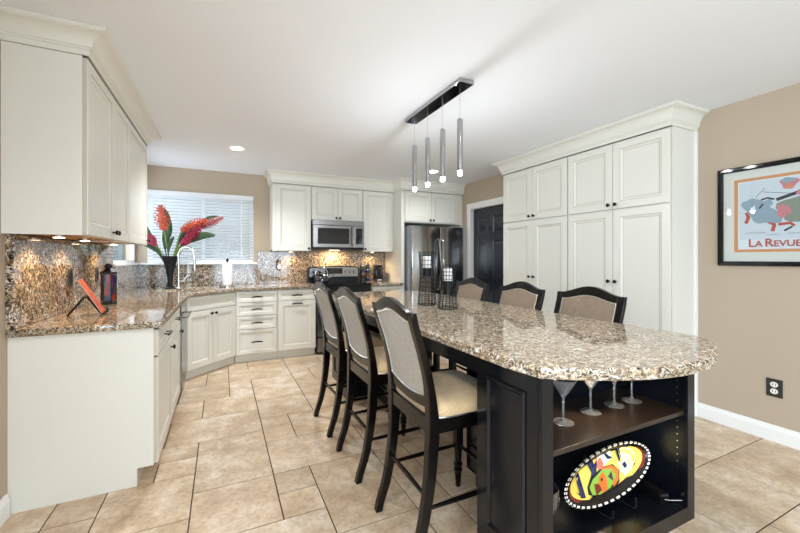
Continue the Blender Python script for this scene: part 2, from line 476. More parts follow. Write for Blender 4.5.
# window over the sink
mb = MB()
fw = 0.045
mb.box(WX0, YB + 0.02, WZ0, WX0 + fw, YB + 0.09, WZ1); mb.box(WX1 - fw, YB + 0.02, WZ0, WX1, YB + 0.09, WZ1)
mb.box(WX0 + fw, YB + 0.02, WZ0, WX1 - fw, YB + 0.09, WZ0 + fw); mb.box(WX0 + fw, YB + 0.02, WZ1 - fw, WX1 - fw, YB + 0.09, WZ1)
mx_ = (WX0 + WX1) / 2; mb.box(mx_ - 0.02, YB + 0.025, WZ0 + fw, mx_ + 0.02, YB + 0.085, WZ1 - fw)
w1 = struct(mb, 'window_1', M['trim'], shift=(mx_, YB, WZ0))
mb = MB(); mb.box(WX0 + fw, YB + 0.052, WZ0 + fw, WX1 - fw, YB + 0.058, WZ1 - fw); mb.build('window_pane', M['glass'], w1)
mb = MB(); mb.box(XL + 0.05, 5.415, 1.19, WX1 + 0.045, YB + 0.02, 1.214, bev=0.004); mb.build('window_sill', M['trim'], w1)
mb = MB(); mb.box(-6, 5.75, -0.4, 5, 12, -0.3); struct(mb, 'ground', mat('exterior_lawn', lin(84, 92, 70), 0.95, noise=(6, 0.3, 0)))  # added dark plane, cuts sky light reaching the slats from below
mb = MB(); mb.box(-4.5, 7.6, -0.3, 4.5, 7.8, 2.75); struct(mb, 'wall_exterior', mat('exterior_grey_green', lin(92, 98, 96), 0.9, noise=(3, 0.3, 0)))  # added backdrop, makes the gaps between the blind slats look grey
# window in the left wall past the end of the wall cabinets
mb = MB()
mb.box(XL - 0.048, LY0, WZ0, XL - 0.004, LY0 + fw, WZ1); mb.box(XL - 0.048, LY1 - fw, WZ0, XL - 0.004, LY1, WZ1)
mb.box(XL - 0.048, LY0 + fw, WZ0, XL - 0.004, LY1 - fw, WZ0 + 0.03); mb.box(XL - 0.048, LY0 + fw, WZ1 - fw, XL - 0.004, LY1 - fw, WZ1)
w2 = struct(mb, 'window_2', M['trim'], shift=(XL, (LY0 + LY1) / 2, WZ0))
mb = MB(); mb.box(XL - 0.014, LY0 + fw, WZ0 + 0.03, XL - 0.009, LY1 - fw, WZ1 - fw); mb.build('window_pane', M['glass'], w2)
mb = MB(); mb.box(XL - 0.02, LY0 - 0.02, 1.19, XL + 0.048, YB - 0.002, 1.214, bev=0.004); mb.build('window_sill', M['trim'], w2)
# glazing behind the camera (never in the frame; the daylight comes through it)
mb = MB()
for a, b in ((-0.3, -0.24), (1.27, 1.33), (2.84, 2.9)): mb.box(a, YF - 0.08, 0.05, b, YF - 0.02, 2.15)
mb.box(-0.24, YF - 0.08, 0.05, 2.84, YF - 0.02, 0.13); mb.box(-0.24, YF - 0.08, 2.07, 2.84, YF - 0.02, 2.15)
w3 = struct(mb, 'window_3', M['trim'], shift=(1.3, YF, 0.05))
mb = MB(); mb.box(-0.24, YF - 0.052, 0.13, 2.84, YF - 0.048, 2.07); mb.build('window_pane', M['glass'], w3)
mb = MB()
for a, b in ((-2.45, -2.39), (-1.53, -1.47), (-0.61, -0.55)): mb.box(XL - 0.08, a, 0.6, XL - 0.02, b, 2.1)
mb.box(XL - 0.08, -2.39, 0.6, XL - 0.02, -0.61, 0.66); mb.box(XL - 0.08, -2.39, 2.04, XL - 0.02, -0.61, 2.1)
w4 = struct(mb, 'window_4', M['trim'], shift=(XL, -1.5, 0.6))
mb = MB(); mb.box(XL - 0.052, -2.39, 0.66, XL - 0.048, -0.61, 2.04); mb.build('window_pane', M['glass'], w4)

# black six-panel door in the right wall
mb = MB(); T = plane_T((XR + 0.06, DY1 - 0.005, 0.008), (0, -1, 0), (-1, 0, 0)); dw, dh = DY1 - DY0 - 0.01, DZ - 0.012
cols = [(0.105, 0.355), (0.445, 0.695)]; rows = [(0.22, 0.84), (0.98, 1.52), (1.63, 1.87)]
mb.box(0, -0.02, 0, dw, 0, dh, T=T)
def raised(mb, T, x0, x1, z0, z1):
    R = [[(x0 + i, d, z0 + i), (x1 - i, d, z0 + i), (x1 - i, d, z1 - i), (x0 + i, d, z1 - i)] for i, d in ((0, 0.0), (0, 0.014), (0.028, 0.006), (0.034, 0.006), (0.06, 0.013))]
    mb.rings(R, T=T)
xs = [0, cols[0][0], cols[0][1], cols[1][0], cols[1][1], dw]; zs = [0, rows[0][0], rows[0][1], rows[1][0], rows[1][1], rows[2][0], rows[2][1], dh]
for i in range(5):
    for j in range(7):
        if i % 2 == 1 and j % 2 == 1:
            x0, x1, z0, z1 = xs[i], xs[i + 1], zs[j], zs[j + 1]
            R = [[(x0 + q, d, z0 + q), (x1 - q, d, z0 + q), (x1 - q, d, z1 - q), (x0 + q, d, z1 - q)] for q, d in ((0, 0.014), (0.012, 0.002), (0.03, 0.002), (0.05, 0.011))]
            mb.rings(R, T=T, cap=False)
            mb.face([mb.bm.verts.new(T @ Vector(p)) for p in R[-1]])
        else: mb.box(xs[i], 0, zs[j], xs[i + 1], 0.014, zs[j + 1], T=T)
d1 = struct(mb, 'door_1', M['door'], shift=(XR + 0.06, (DY0 + DY1) / 2, 0))
mb = MB(); mb.lathe([(0.026, 0), (0.026, 0.006), (0.01, 0.01), (0.01, 0.035), (0.027, 0.045), (0.03, 0.06), (0.02, 0.072), (0, 0.075)], n=16, T=Matrix.Translation((XR + 0.046, DY0 + 0.07, 0.95)) @ Matrix.Rotation(-PI / 2, 4, 'Y'))
mb.build('door_knob', M['bronze'], d1, smooth=True)
mb = MB(); cw = 0.088
for (a, b) in ((DY0 - cw, DY0), (DY1, DY1 + cw)): mb.box(XR - 0.018, a, 0, XR - 0.0005, b, DZ + cw)
mb.box(XR - 0.018, DY0, DZ, XR - 0.0005, DY1, DZ + cw)
mb.box(XR, DY1 - 0.004, 0, XR + 0.045, DY1 - 0.0005, DZ); mb.box(XR, DY0 + 0.0005, 0, XR + 0.045, DY0 + 0.004, DZ); mb.box(XR, DY0 + 0.004, DZ - 0.006, XR + 0.045, DY1 - 0.004, DZ - 0.0005)
struct(mb, 'trim_1', M['trim'], bev=0.004)


# ------------------------------------------------------------------ cabinet hardware and fronts
def knob(parent, T, x, z, d=0.02):
    m_ = MB(); m_.lathe([(0.008, 0), (0.008, 0.003), (0.0045, 0.006), (0.0045, 0.014), (0.014, 0.018), (0.0165, 0.024), (0.012, 0.030), (0, 0.032)], n=14,
                        T=T @ Matrix.Translation((x, d, z)) @ Matrix.Rotation(-PI / 2, 4, 'X'))
    return m_.build('knob', M['bronze'], parent, smooth=True)


def pull(parent, T, x, z, L=0.13, d=0.02):
    m_ = MB(); h = L / 2
    m_.tube([(x - h, d + 0.026, z - 0.004), (x - h * .5, d + 0.030, z + 0.002), (x, d + 0.031, z + 0.003), (x + h * .5, d + 0.030, z + 0.002), (x + h, d + 0.026, z - 0.004)], [0.006, 0.008, 0.009, 0.008, 0.006], 8, T=T)
    for s_ in (-1, 1): m_.tube([(x + s_ * h * .72, d, z), (x + s_ * h * .72, d + 0.029, z)], 0.0045, 8, T=T)
    return m_.build('handle', M['bronze'], parent, smooth=True)


def front(parent, name, T, x0, x1, z0, z1, fr=0.055, t=0.02):
    m_ = MB(); door_front(m_, T @ Matrix.Translation((x0, 0.001, z0)), x1 - x0, z1 - z0, t, fr)
    o = m_.build(name, M['cab'], parent); return o


def crown(name, path, z0, z1, out, label, proj=0.095, side=1):
    """moulding swept along a plan path with mitred corners"""
    pr = [(0.0, z0), (0.010, z0), (0.010, z0 + 0.026), (0.017, z0 + 0.029), (0.017, z0 + 0.035), (0.024, z0 + 0.040)]
    n = 7
    for k in range(n + 1):
        a = k / n
        pr.append((0.026 + (proj - 0.04) * (a ** 1.5), z0 + 0.05 + (z1 - z0 - 0.072) * (math.sin(a * PI / 2) ** 0.9)))
    pr += [(proj - 0.012, z1 - 0.020), (proj - 0.004, z1 - 0.018), (proj - 0.004, z1 - 0.012), (proj, z1 - 0.010), (proj, z1), (0.0, z1)]
    P2 = [Vector(p) for p in path]; m_ = MB(); R = []
    for i, p in enumerate(P2):
        ds = []
        if i > 0: ds.append((P2[i] - P2[i - 1]).normalized())
        if i < len(P2) - 1: ds.append((P2[i + 1] - P2[i]).normalized())
        ns = [Vector((d.y, -d.x)) * side for d in ds]
        if len(ns) == 2:
            b = (ns[0] + ns[1]).normalized(); k = 1 / max(0.3, b.dot(ns[0])); nn = b * k
        else: nn = ns[0]
        R.append([(p.x + nn.x * o, p.y + nn.y * o, z) for o, z in pr])
    m_.rings(R)
    return tag(m_.build(name, M['cab']), label, 'moulding')


def puck(parent, x, y, z, e=2.2):
    m_ = MB(); m_.lathe([(0.034, 0), (0.034, -0.012), (0.028, -0.014), (0, -0.014)], (x, y, z), 18, M['nickel'])
    p = m_.build('puck_light', M['nickel'], parent); e = e * 2.6
    m_ = MB(); m_.lathe([(0.024, -0.0142), (0.024, -0.0165), (0, -0.0168)], (x, y, z), 16); m_.build('lens', M['warm'], p)
    q = Vector((x, y, z - 0.02)) - Vector(parent['_o'])
    light('puck_bulb', 'SPOT', q, e, (1, 0.70, 0.40), (0, 0, 0), 0.02, spot=(2.5, 0.6), parent=parent)


# ================================================================== LEFT RUN, BASE
FX = -0.348          # carcass face of the left run (fronts add 2 cm)
BZ = 0.874
Tl = lambda y: plane_T((FX, y, 0), (0, 1, 0), (1, 0, 0))
def base_left(y0, y1, label, last=False):
    c = thing('base_cabinet', label, 'cabinet', ((XL + FX) / 2, (y0 + y1) / 2, 0))
    m_ = MB(); m_.prism([(XL + 0.001, 0), (-0.425, 0), (-0.425, 0.1), (FX, 0.1), (FX, BZ), (XL + 0.001, BZ)], y0, y1, 'y'); m_.build('body', M['cab'], c)
    w = y1 - y0; T = Tl(y0)
    d = front(c, 'drawer', T, 0.006, w - 0.006, 0.715, 0.862, 0.035); pull(d, T, w / 2, 0.79)
    f = front(c, 'door', T, 0.006, w - 0.006, 0.108, 0.705); knob(f, T, w - 0.035, 0.64)
    return c
base_left(2.485, 3.10, 'cream base cabinet at the near end of the left counter with a smooth end panel')
base_left(3.102, 3.72, 'cream base cabinet in the left run between the end cabinet and the dishwasher')
dwr = thing('dishwasher', 'stainless steel dishwasher in the left run beside the corner sink cabinet', 'dishwasher', (-0.66, 4.03, 0))
m_ = MB(); m_.box(XL + 0.005, 3.724, 0.1, FX, 4.335, BZ - 0.002); m_.box(-0.9, 3.73, 0.0, -0.44, 4.33, 0.1); m_.build('body', M['blackmat'], dwr)
m_ = MB(); m_.box(FX + 0.001, 3.728, 0.12, -0.316, 4.332, 0.76, bev=0.004); m_.build('door', M['steel'], dwr)
m_ = MB(); m_.box(FX + 0.001, 3.728, 0.765, -0.319, 4.332, 0.865, bev=0.004); m_.build('control_panel', M['blackgloss'], dwr)
m_ = MB(); m_.tube([(-0.28, 3.80, 0.735), (-0.28, 4.26, 0.735)], 0.009, 10)
for yy in (3.84, 4.22): m_.tube([(-0.318, yy, 0.735), (-0.28, yy, 0.735)], 0.006, 8)
m_.build('handle', M['steel'], dwr, smooth=True)

# corner sink cabinet
A = Vector((FX, 4.365)); B = Vector((0.14, 4.85)); du = (B - A).normalized(); nn = Vector((du.y, -du.x)); wd = (B - A).length
Td = plane_T((A.x, A.y, 0), (du.x, du.y, 0), (nn.x, nn.y, 0))
c = thing('corner_sink_cabinet', 'angled cream corner cabinet under the sink with two doors below a false front', 'cabinet', (-0.4, 4.9, 0))
m_ = MB(); kk = -nn * 0.055
m_.prism([(XL + 0.001, 4.34), (A.x, 4.34), (A.x, A.y), (B.x, B.y), (B.x, YB - 0.001), (XL + 0.001, YB - 0.001)], 0.1, BZ)
m_.prism([(XL + 0.003, 4.342), (-0.44, 4.342), (A.x + kk.x - 0.02, A.y + kk.y), (B.x - 0.003, B.y + kk.y * 1.9 + 0.0), (B.x - 0.003, YB - 0.003), (XL + 0.003, YB - 0.003)], 0.0, 0.1)
m_.build('body', M['cab'], c)
front(c, 'false_front', Td, 0.012, wd - 0.012, 0.715, 0.862, 0.035)
for s_, (a, b) in enumerate(((0.012, wd / 2 - 0.002), (wd / 2 + 0.002, wd - 0.012))):
    f = front(c, 'door', Td, a, b, 0.108, 0.705); knob(f, Td, (wd / 2 - 0.03) if s_ == 0 else (wd / 2 + 0.03), 0.665)

# back run base
FY = 4.85
Tb = lambda x: plane_T((x, FY, 0), (1, 0, 0), (0, -1, 0))
def base_body(c, x0, x1):
    m_ = MB(); m_.prism([(YB - 0.002, 0), (FY + 0.065, 0), (FY + 0.065, 0.1), (FY, 0.1), (FY, BZ), (YB - 0.002, BZ)], x0, x1, 'x'); m_.build('body', M['cab'], c)
c = thing('drawer_cabinet', 'cream base cabinet with a stack of four drawers, right of the corner sink', 'cabinet', (0.38, 5.17, 0))
base_body(c, 0.145, 0.622)
for z0, z1 in ((0.735, 0.864), (0.572, 0.728), (0.408, 0.564), (0.108, 0.400)):
    d = front(c, 'drawer', Tb(0.145), 0.010, 0.470, z0, z1, 0.03); pull(d, Tb(0.145), 0.24, (z0 + z1) / 2)
c = thing('base_cabinet', 'cream base cabinet with one drawer over one door, left of the range', 'cabinet', (0.86, 5.17, 0))
base_body(c, 0.624, 1.108)
d = front(c, 'drawer', Tb(0.624), 0.012, 0.474, 0.735, 0.864, 0.03); pull(d, Tb(0.624), 0.24, 0.80)
d = front(c, 'door', Tb(0.624), 0.012, 0.474, 0.108, 0.728); pull(d, Tb(0.624), 0.24, 0.695)
c = thing('base_cabinet', 'cream base cabinet between the range and the refrigerator', 'cabinet', (2.13, 5.17, 0))
base_body(c, 1.892, 2.366)
d = front(c, 'drawer', Tb(1.892), 0.012, 0.462, 0.735, 0.864, 0.03); pull(d, Tb(1.892), 0.235, 0.80)
d = front(c, 'door', Tb(1.892), 0.012, 0.462, 0.108, 0.728); knob(d, Tb(1.892), 0.05, 0.68)


# ================================================================== WORKTOPS AND BACKSPLASH
def slab(name, outline, holes, z0, z1, m, bevel=0.006):
    cu = bpy.data.curves.new(name, 'CURVE'); cu.dimensions = '2D'; cu.fill_mode = 'BOTH'
    for pl in [outline] + holes:
        sp = cu.splines.new('POLY'); sp.points.add(len(pl) - 1); sp.use_cyclic_u = True
        for q, p in zip(sp.points, pl): q.co = (p[0], p[1], 0, 1)
    cu.extrude = (z1 - z0) / 2 - bevel; cu.bevel_depth = bevel; cu.bevel_resolution = 2; cu.offset = -bevel
    o = bpy.data.objects.new(name, cu); C.objects.link(o)
    bpy.context.view_layer.update()
    me = bpy.data.meshes.new_from_object(o.evaluated_get(bpy.context.evaluated_depsgraph_get()))
    bpy.data.objects.remove(o)
    for v in me.vertices: v.co.z += (z0 + z1) / 2
    me.materials.clear(); me.materials.append(m)
    o = bpy.data.objects.new(name, me); C.objects.link(o)
    return o
SC = Vector((-0.345, 4.83)); su = du; sn = nn
def srect(a, b, r=0.05):
    pts = []
    for (sx, sy, a0) in ((1, 1, 0), (-1, 1, 90), (-1, -1, 180), (1, -1, 270)):
        for k in range(5):
            t = math.radians(a0 + k * 22.5); p = Vector((sx * (a - r) + r * math.cos(t), sy * (b - r) + r * math.sin(t)))
            q = SC + su * p.x + sn * p.y; pts.append((q.x, q.y))
    return pts
CE = -0.302; cy = 4.805
dA = A + nn * 0.048
yA = dA.y - (dA.x - CE) * 1.0; xB = dA.x + (cy - dA.y)
outline = [(XL + 0.002, 2.462), (CE, 2.462), (CE, yA), (xB, cy), (1.118, cy), (1.118, YB - 0.002), (XL + 0.002, YB - 0.002)]
o = slab('countertop', outline, [srect(0.29, 0.19)], BZ + 0.001, 0.914, M['granite2'])
tag(o, 'brown-cream granite worktop wrapping the left wall and sink corner to the range', 'countertop')
o = slab('countertop', [(1.884, cy), (2.366, cy), (2.366, YB - 0.002), (1.884, YB - 0.002)], [], BZ + 0.001, 0.914, M['granite2'])
tag(o, 'short granite worktop between the range and the refrigerator', 'countertop')
# sink
sk = thing('sink', 'stainless undermount sink set into the granite corner worktop', 'sink', (SC.x, SC.y, 0.70))
R = []
for ins, z in ((-0.012, 0.8735), (0.0, 0.8735), (0.004, 0.86), (0.012, 0.73), (0.03, 0.705), (0.10, 0.70)):
    R.append([(p[0], p[1], z) for p in srect(0.285 - ins, 0.185 - ins, 0.05)])
m_ = MB(); m_.rings(R, cap=False); m_.face([v for v in list(m_.bm.verts)[-20:]])
m_.build('basin', M['steel'], sk, smooth=True)
m_ = MB(); m_.lathe([(0.04, 0.703), (0.036, 0.7045), (0.0, 0.7015)], (SC.x, SC.y, 0), 16); m_.build('drain', M['chrome'], sk)

zt = 0.915
m_ = MB(); m_.box(XL + 0.001, 2.462, zt, XL + 0.034, 4.30, 1.384); m_.box(XL + 0.001, 4.30, zt, XL + 0.034, YB - 0.034, 1.189)
tag(m_.build('backsplash', M['granite3'], bev=0.002), 'polished speckled granite backsplash slab on the left wall under the wall cabinets', 'backsplash')
m_ = MB(); m_.box(XL + 0.001, YB - 0.033, zt, WX1 + 0.05, YB - 0.001, 1.189); m_.box(WX1 + 0.05, YB - 0.033, zt, 2.366, YB - 0.001, 1.366)
tag(m_.build('backsplash', M['granite3'], bev=0.002), 'speckled granite backsplash along the back wall behind the range and below the window', 'backsplash')

# ================================================================== LEFT WALL CABINETS
UX = -0.648; UZ0, UZ1 = 1.386, 2.31
def upper_left(y0, y1, splits, label, knobs):
    c = thing('wall_cabinet', label, 'cabinet', ((XL + UX) / 2, (y0 + y1) / 2, UZ0))
    m_ = MB(); m_.box(XL + 0.001, y0, UZ0 + 0.014, UX, y1, UZ1); m_.box(UX - 0.02, y0, UZ0, UX, y1, UZ0 + 0.014); m_.box(XL + 0.001, y0, UZ0, UX - 0.02, y0 + 0.018, UZ0 + 0.014); m_.build('body', M['cab'], c)
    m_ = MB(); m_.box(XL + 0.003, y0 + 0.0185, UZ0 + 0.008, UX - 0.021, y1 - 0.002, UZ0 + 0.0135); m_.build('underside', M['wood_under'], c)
    T = plane_T((UX, y0, 0), (0, 1, 0), (1, 0, 0))
    for (a, b), kx in zip(splits, knobs):
        f = front(c, 'door', T, a + 0.002, b - 0.002, UZ0 + 0.002, 2.303); knob(f, T, kx, UZ0 + 0.045)
    return c
c = upper_left(2.425, 3.375, [(0.004, 0.525), (0.525, 0.946)], 'cream wall cabinet with two doors nearest the camera above the left counter', [0.495, 0.555])
puck(c, -0.80, 2.62, UZ0 + 0.008, 2.6); puck(c, -0.80, 3.05, UZ0 + 0.008, 2.6)
c = upper_left(3.377, 4.13, [(0.004, 0.749)], 'cream wall cabinet with one wide door, farther unit above the left counter', [0.715])
puck(c, -0.80, 3.75, UZ0 + 0.008, 2.6)
crown('crown_molding', [(XL + 0.001, 2.424), (UX + 0.021, 2.424), (UX + 0.021, 4.131), (XL + 0.001, 4.131)], 2.311, ZC - 0.001, 1, 'cream crown moulding over the left wall cabinets', 0.10, 1)

# ================================================================== BACK WALL CABINETS
VY = 5.16
Tu = lambda x: plane_T((x, VY, 0), (1, 0, 0), (0, -1, 0))
def upper_back(x0, x1, z0, doors, knobs, label, pucks=()):
    c = thing('wall_cabinet', label, 'cabinet', ((x0 + x1) / 2, (VY + YB) / 2, z0))
    m_ = MB(); m_.box(x0, VY, z0 + 0.014, x1, YB - 0.001, 2.27); m_.box(x0, VY, z0, x1, VY + 0.02, z0 + 0.014); m_.build('body', M['cab'], c)
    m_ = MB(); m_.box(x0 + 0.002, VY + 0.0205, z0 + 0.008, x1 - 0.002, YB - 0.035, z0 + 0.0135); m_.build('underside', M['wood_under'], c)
    for (a, b), k in zip(doors, knobs):
        f = front(c, 'door', Tu(0), a, b, z0 + 0.003, 2.262); knob(f, Tu(0), k[0], k[1])
    for px in pucks: puck(c, px, 5.36, z0 + 0.008, 2.6)
    return c
upper_back(0.605, 1.112, 1.368, [(0.645, 1.104)], [(1.075, 1.405)], 'cream wall cabinet with one tall door left of the microwave', [0.87])
upper_back(1.114, 1.864, 1.806, [(1.120, 1.487), (1.491, 1.858)], [(1.462, 1.84), (1.516, 1.84)], 'short cream wall cabinet with two doors above the microwave')
upper_back(1.866, 2.366, 1.368, [(1.872, 2.335)], [(1.90, 1.405)], 'cream wall cabinet with one tall door right of the microwave', [2.10])
RY = 4.88
c = thing('refrigerator_cabinet', 'cream cabinet with two short doors and tall side panels enclosing the refrigerator', 'cabinet', (2.9, 5.18, 0))
m_ = MB(); m_.box(2.368, RY, 0, 2.418, YB - 0.034, 2.27); m_.build('side_panel', M['cab'], c)
m_ = MB(); m_.box(3.425, RY, 0, XR - 0.002, YB - 0.001, 2.27); m_.build('side_panel', M['cab'], c)
m_ = MB(); m_.box(2.4185, RY, 1.80, 3.4245, YB - 0.001, 2.27); m_.build('body', M['cab'], c)
Tf = plane_T((0, RY, 0), (1, 0, 0), (0, -1, 0))
for (a, b), k in (((2.425, 2.868), 2.840), ((2.872, 3.315), 2.900)):
    f = front(c, 'door', Tf, a, b, 1.815, 2.262); knob(f, Tf, k, 1.845)
crown('crown_molding', [(0.604, YB - 0.001), (0.604, VY - 0.0215), (2.3665, VY - 0.0215)], 2.272, ZC - 0.001, 1, 'cream crown moulding over the cabinets around the microwave', 0.085, 1)
crown('crown_molding', [(2.3675, VY - 0.03), (2.3675, RY - 0.0215), (XR - 0.001, RY - 0.0215)], 2.272, ZC - 0.001, 1, 'cream crown moulding over the refrigerator cabinet', 0.07, 1)

# microwave
mw = thing('microwave', 'stainless over-the-range microwave with a dark window', 'microwave', (1.49, 5.28, 1.385))
m_ = MB(); m_.box(1.118, 5.10, 1.388, 1.862, YB - 0.035, 1.804); m_.build('body', M['blackmat'], mw)
m_ = MB(); m_.box(1.119, 5.075, 1.735, 1.861, 5.099, 1.803, bev=0.003); m_.build('vent_grille', M['steel'], mw)
m_ = MB(); m_.box(1.119, 5.065, 1.42, 1.70, 5.099, 1.732, bev=0.006); md = m_.build('door', M['steel'], mw)
m_ = MB(); m_.box(1.185, 5.0625, 1.47, 1.635, 5.0645, 1.69); m_.build('window', M['darkglass'], md)
m_ = MB(); m_.tube([(1.675, 5.063, 1.45), (1.675, 5.03, 1.47), (1.675, 5.022, 1.58), (1.675, 5.03, 1.69), (1.675, 5.063, 1.71)], 0.011, 10); m_.build('handle', M['chrome'], md, smooth=True)
m_ = MB(); m_.box(1.704, 5.068, 1.42, 1.861, 5.099, 1.732, bev=0.004); mp_ = m_.build('control_panel', M['steel'], mw)
m_ = MB(); m_.box(1.735, 5.0655, 1.47, 1.835, 5.0675, 1.70); m_.build('keypad', M['darkglass'], mp_)
m_ = MB(); m_.box(1.119, 5.08, 1.389, 1.861, 5.099, 1.417, bev=0.002); m_.build('bottom_trim', M['blackmat'], mw)
m_ = MB(); m_.box(1.42, 5.30, 1.3835, 1.56, 5.36, 1.3875); m_.build('cooktop_lamp', M['warm'], mw)
light('cooktop_bulb', 'AREA', Vector((1.49, 5.33, 1.38)) - Vector(mw['_o']), 6, (1, 0.70, 0.40), (0, 0, 0), 0.12, parent=mw)

# range
rg = thing('range', 'stainless and black electric range with a raised control panel', 'stove', (1.5, 5.15, 0))
m_ = MB(); m_.box(1.122, 4.86, 0.02, 1.880, YB - 0.036, 0.905); m_.build('body', M['blackmat'], rg)
m_ = MB(); m_.box(1.120, 4.80, 0.906, 1.882, 5.39, 0.925, bev=0.004); m_.build('cooktop', M['blackgloss'], rg)
m_ = MB(); m_.box(1.126, 4.815, 0.24, 1.876, 4.859, 0.80, bev=0.004); od = m_.build('oven_door', M['steel'], rg)
m_ = MB(); m_.box(1.21, 4.812, 0.36, 1.79, 4.8145, 0.66); m_.build('oven_window', M['darkglass'], od)
m_ = MB(); m_.tube([(1.17, 4.775, 0.765), (1.83, 4.775, 0.765)], 0.011, 10)
for xx in (1.2, 1.8): m_.tube([(xx, 4.814, 0.765), (xx, 4.775, 0.765)], 0.007, 8)
m_.build('handle', M['steel'], od, smooth=True)
m_ = MB(); m_.box(1.126, 4.818, 0.04, 1.876, 4.859, 0.225, bev=0.004); m_.build('storage_drawer', M['steel'], rg)
m_ = MB(); m_.box(1.122, 5.39, 0.9055, 1.878, YB - 0.036, 1.0); m_.build('rear_riser', M['blackmat'], rg)
m_ = MB(); pr = [(1.118, 0.985), (1.882, 0.985), (1.882, 1.125), (1.84, 1.146), (1.5, 1.158), (1.16, 1.146), (1.118, 1.125)]
m_.prism(pr, 5.36, YB - 0.037, 'y'); bgd = m_.build('control_panel', M['blackmat'], rg, bev=0.004)
m_ = MB(); pr = [(1.135, 0.998), (1.865, 0.998), (1.865, 1.115), (1.83, 1.132), (1.5, 1.142), (1.17, 1.132), (1.135, 1.115)]
m_.prism(pr, 5.350, 5.3595, 'y'); m_.build('fascia', M['steel'], bgd)
m_ = MB(); m_.box(1.36, 5.346, 1.04, 1.62, 5.3495, 1.125); m_.build('display', M['darkglass'], bgd)
for xx in (1.20, 1.28, 1.68, 1.745, 1.81):
    m_ = MB(); m_.lathe([(0.024, 0), (0.022, 0.02), (0.02, 0.024), (0, 0.024)], n=14, T=Matrix.Translation((xx, 5.3495, 1.065)) @ Matrix.Rotation(PI / 2, 4, 'X')); m_.build('dial', M['blackmat'] if xx < 1.5 else M['steel'], bgd, smooth=True)

# refrigerator
fr = thing('refrigerator', 'dark stainless french-door refrigerator between cream side panels', 'refrigerator', (2.93, 5.1, 0))
m_ = MB(); m_.box(2.455, 4.79, 0.02, 3.398, 5.45, 1.745); m_.build('body', mat('fridge_side_grey', lin(168, 172, 178), 0.35, 0.2), fr)
for x0, x1, hx in ((2.462, 2.928, 2.895), (2.934, 3.42, 2.968)):
    m_ = MB(); m_.box(x0, 4.715, 0.72, x1, 4.785, 1.742, bev=0.012); d = m_.build('door', M['fridge'], fr, smooth=True)
    m_ = MB(); s_ = -1 if hx < 2.93 else 1
    m_.tube([(hx, 4.714, 0.80), (hx, 4.67, 0.84), (hx + s_ * -0.012, 4.645, 1.15), (hx, 4.67, 1.52), (hx, 4.714, 1.56)], 0.013, 10); m_.build('handle', M['chrome'], d, smooth=True)
m_ = MB(); m_.box(3.24, 4.7125, 1.655, 3.32, 4.7145, 1.668); m_.build('badge', M['nickel'], fr)
m_ = MB(); m_.box(2.462, 4.715, 0.07, 3.42, 4.785, 0.71, bev=0.012); d = m_.build('freezer_drawer', M['fridge'], fr, smooth=True)
m_ = MB(); m_.tube([(2.54, 4.714, 0.63), (2.56, 4.66, 0.63), (3.30, 4.66, 0.63), (3.32, 4.714, 0.63)], 0.012, 10); m_.build('handle', M['chrome'], d, smooth=True)

# ================================================================== PANTRY WALL
PX = 3.12
def pantry(y0, y1, label, endp=False):
    c = thing('pantry_cabinet', label, 'cabinet', ((PX + XR) / 2, (y0 + y1) / 2, 0))
    m_ = MB(); m_.prism([(PX + 0.06, 0), (XR - 0.001, 0), (XR - 0.001, 2.285), (PX, 2.285), (PX, 0.1), (PX + 0.06, 0.1)], y0, y1, 'y'); m_.build('body', M['cab'], c)
    T = plane_T((PX, y1, 0), (0, -1, 0), (-1, 0, 0)); w = y1 - y0; h = w / 2
    for a, b, k in ((0.004, h - 0.002, h - 0.032), (h + 0.002, w - 0.004, h + 0.032)):
        f = front(c, 'door', T, a, b, 1.700, 2.276, 0.062); knob(f, T, k, 1.738)
        f = front(c, 'door', T, a, b, 0.108, 1.690, 0.062); knob(f, T, k, 1.065)
    if endp:
        m_ = MB(); m_.box(XR - 0.03, y0 - 0.014, 0.0, XR - 0.001, y0 - 0.0005, 2.285); m_.build('scribe_strip', M['trim'], c)
    return c
pantry(1.655, 2.596, 'cream pantry with four doors, the unit nearer the framed poster', True)
pantry(2.598, 3.535, 'cream pantry with four doors, the unit beside the black door')
crown('crown_molding', [(XR - 0.001, 1.654), (PX - 0.0215, 1.654), (PX - 0.0215, 3.536), (XR - 0.001, 3.536)], 2.2855, ZC - 0.001, 1, 'cream crown moulding along the top of the pantry cabinets', 0.09, -1)

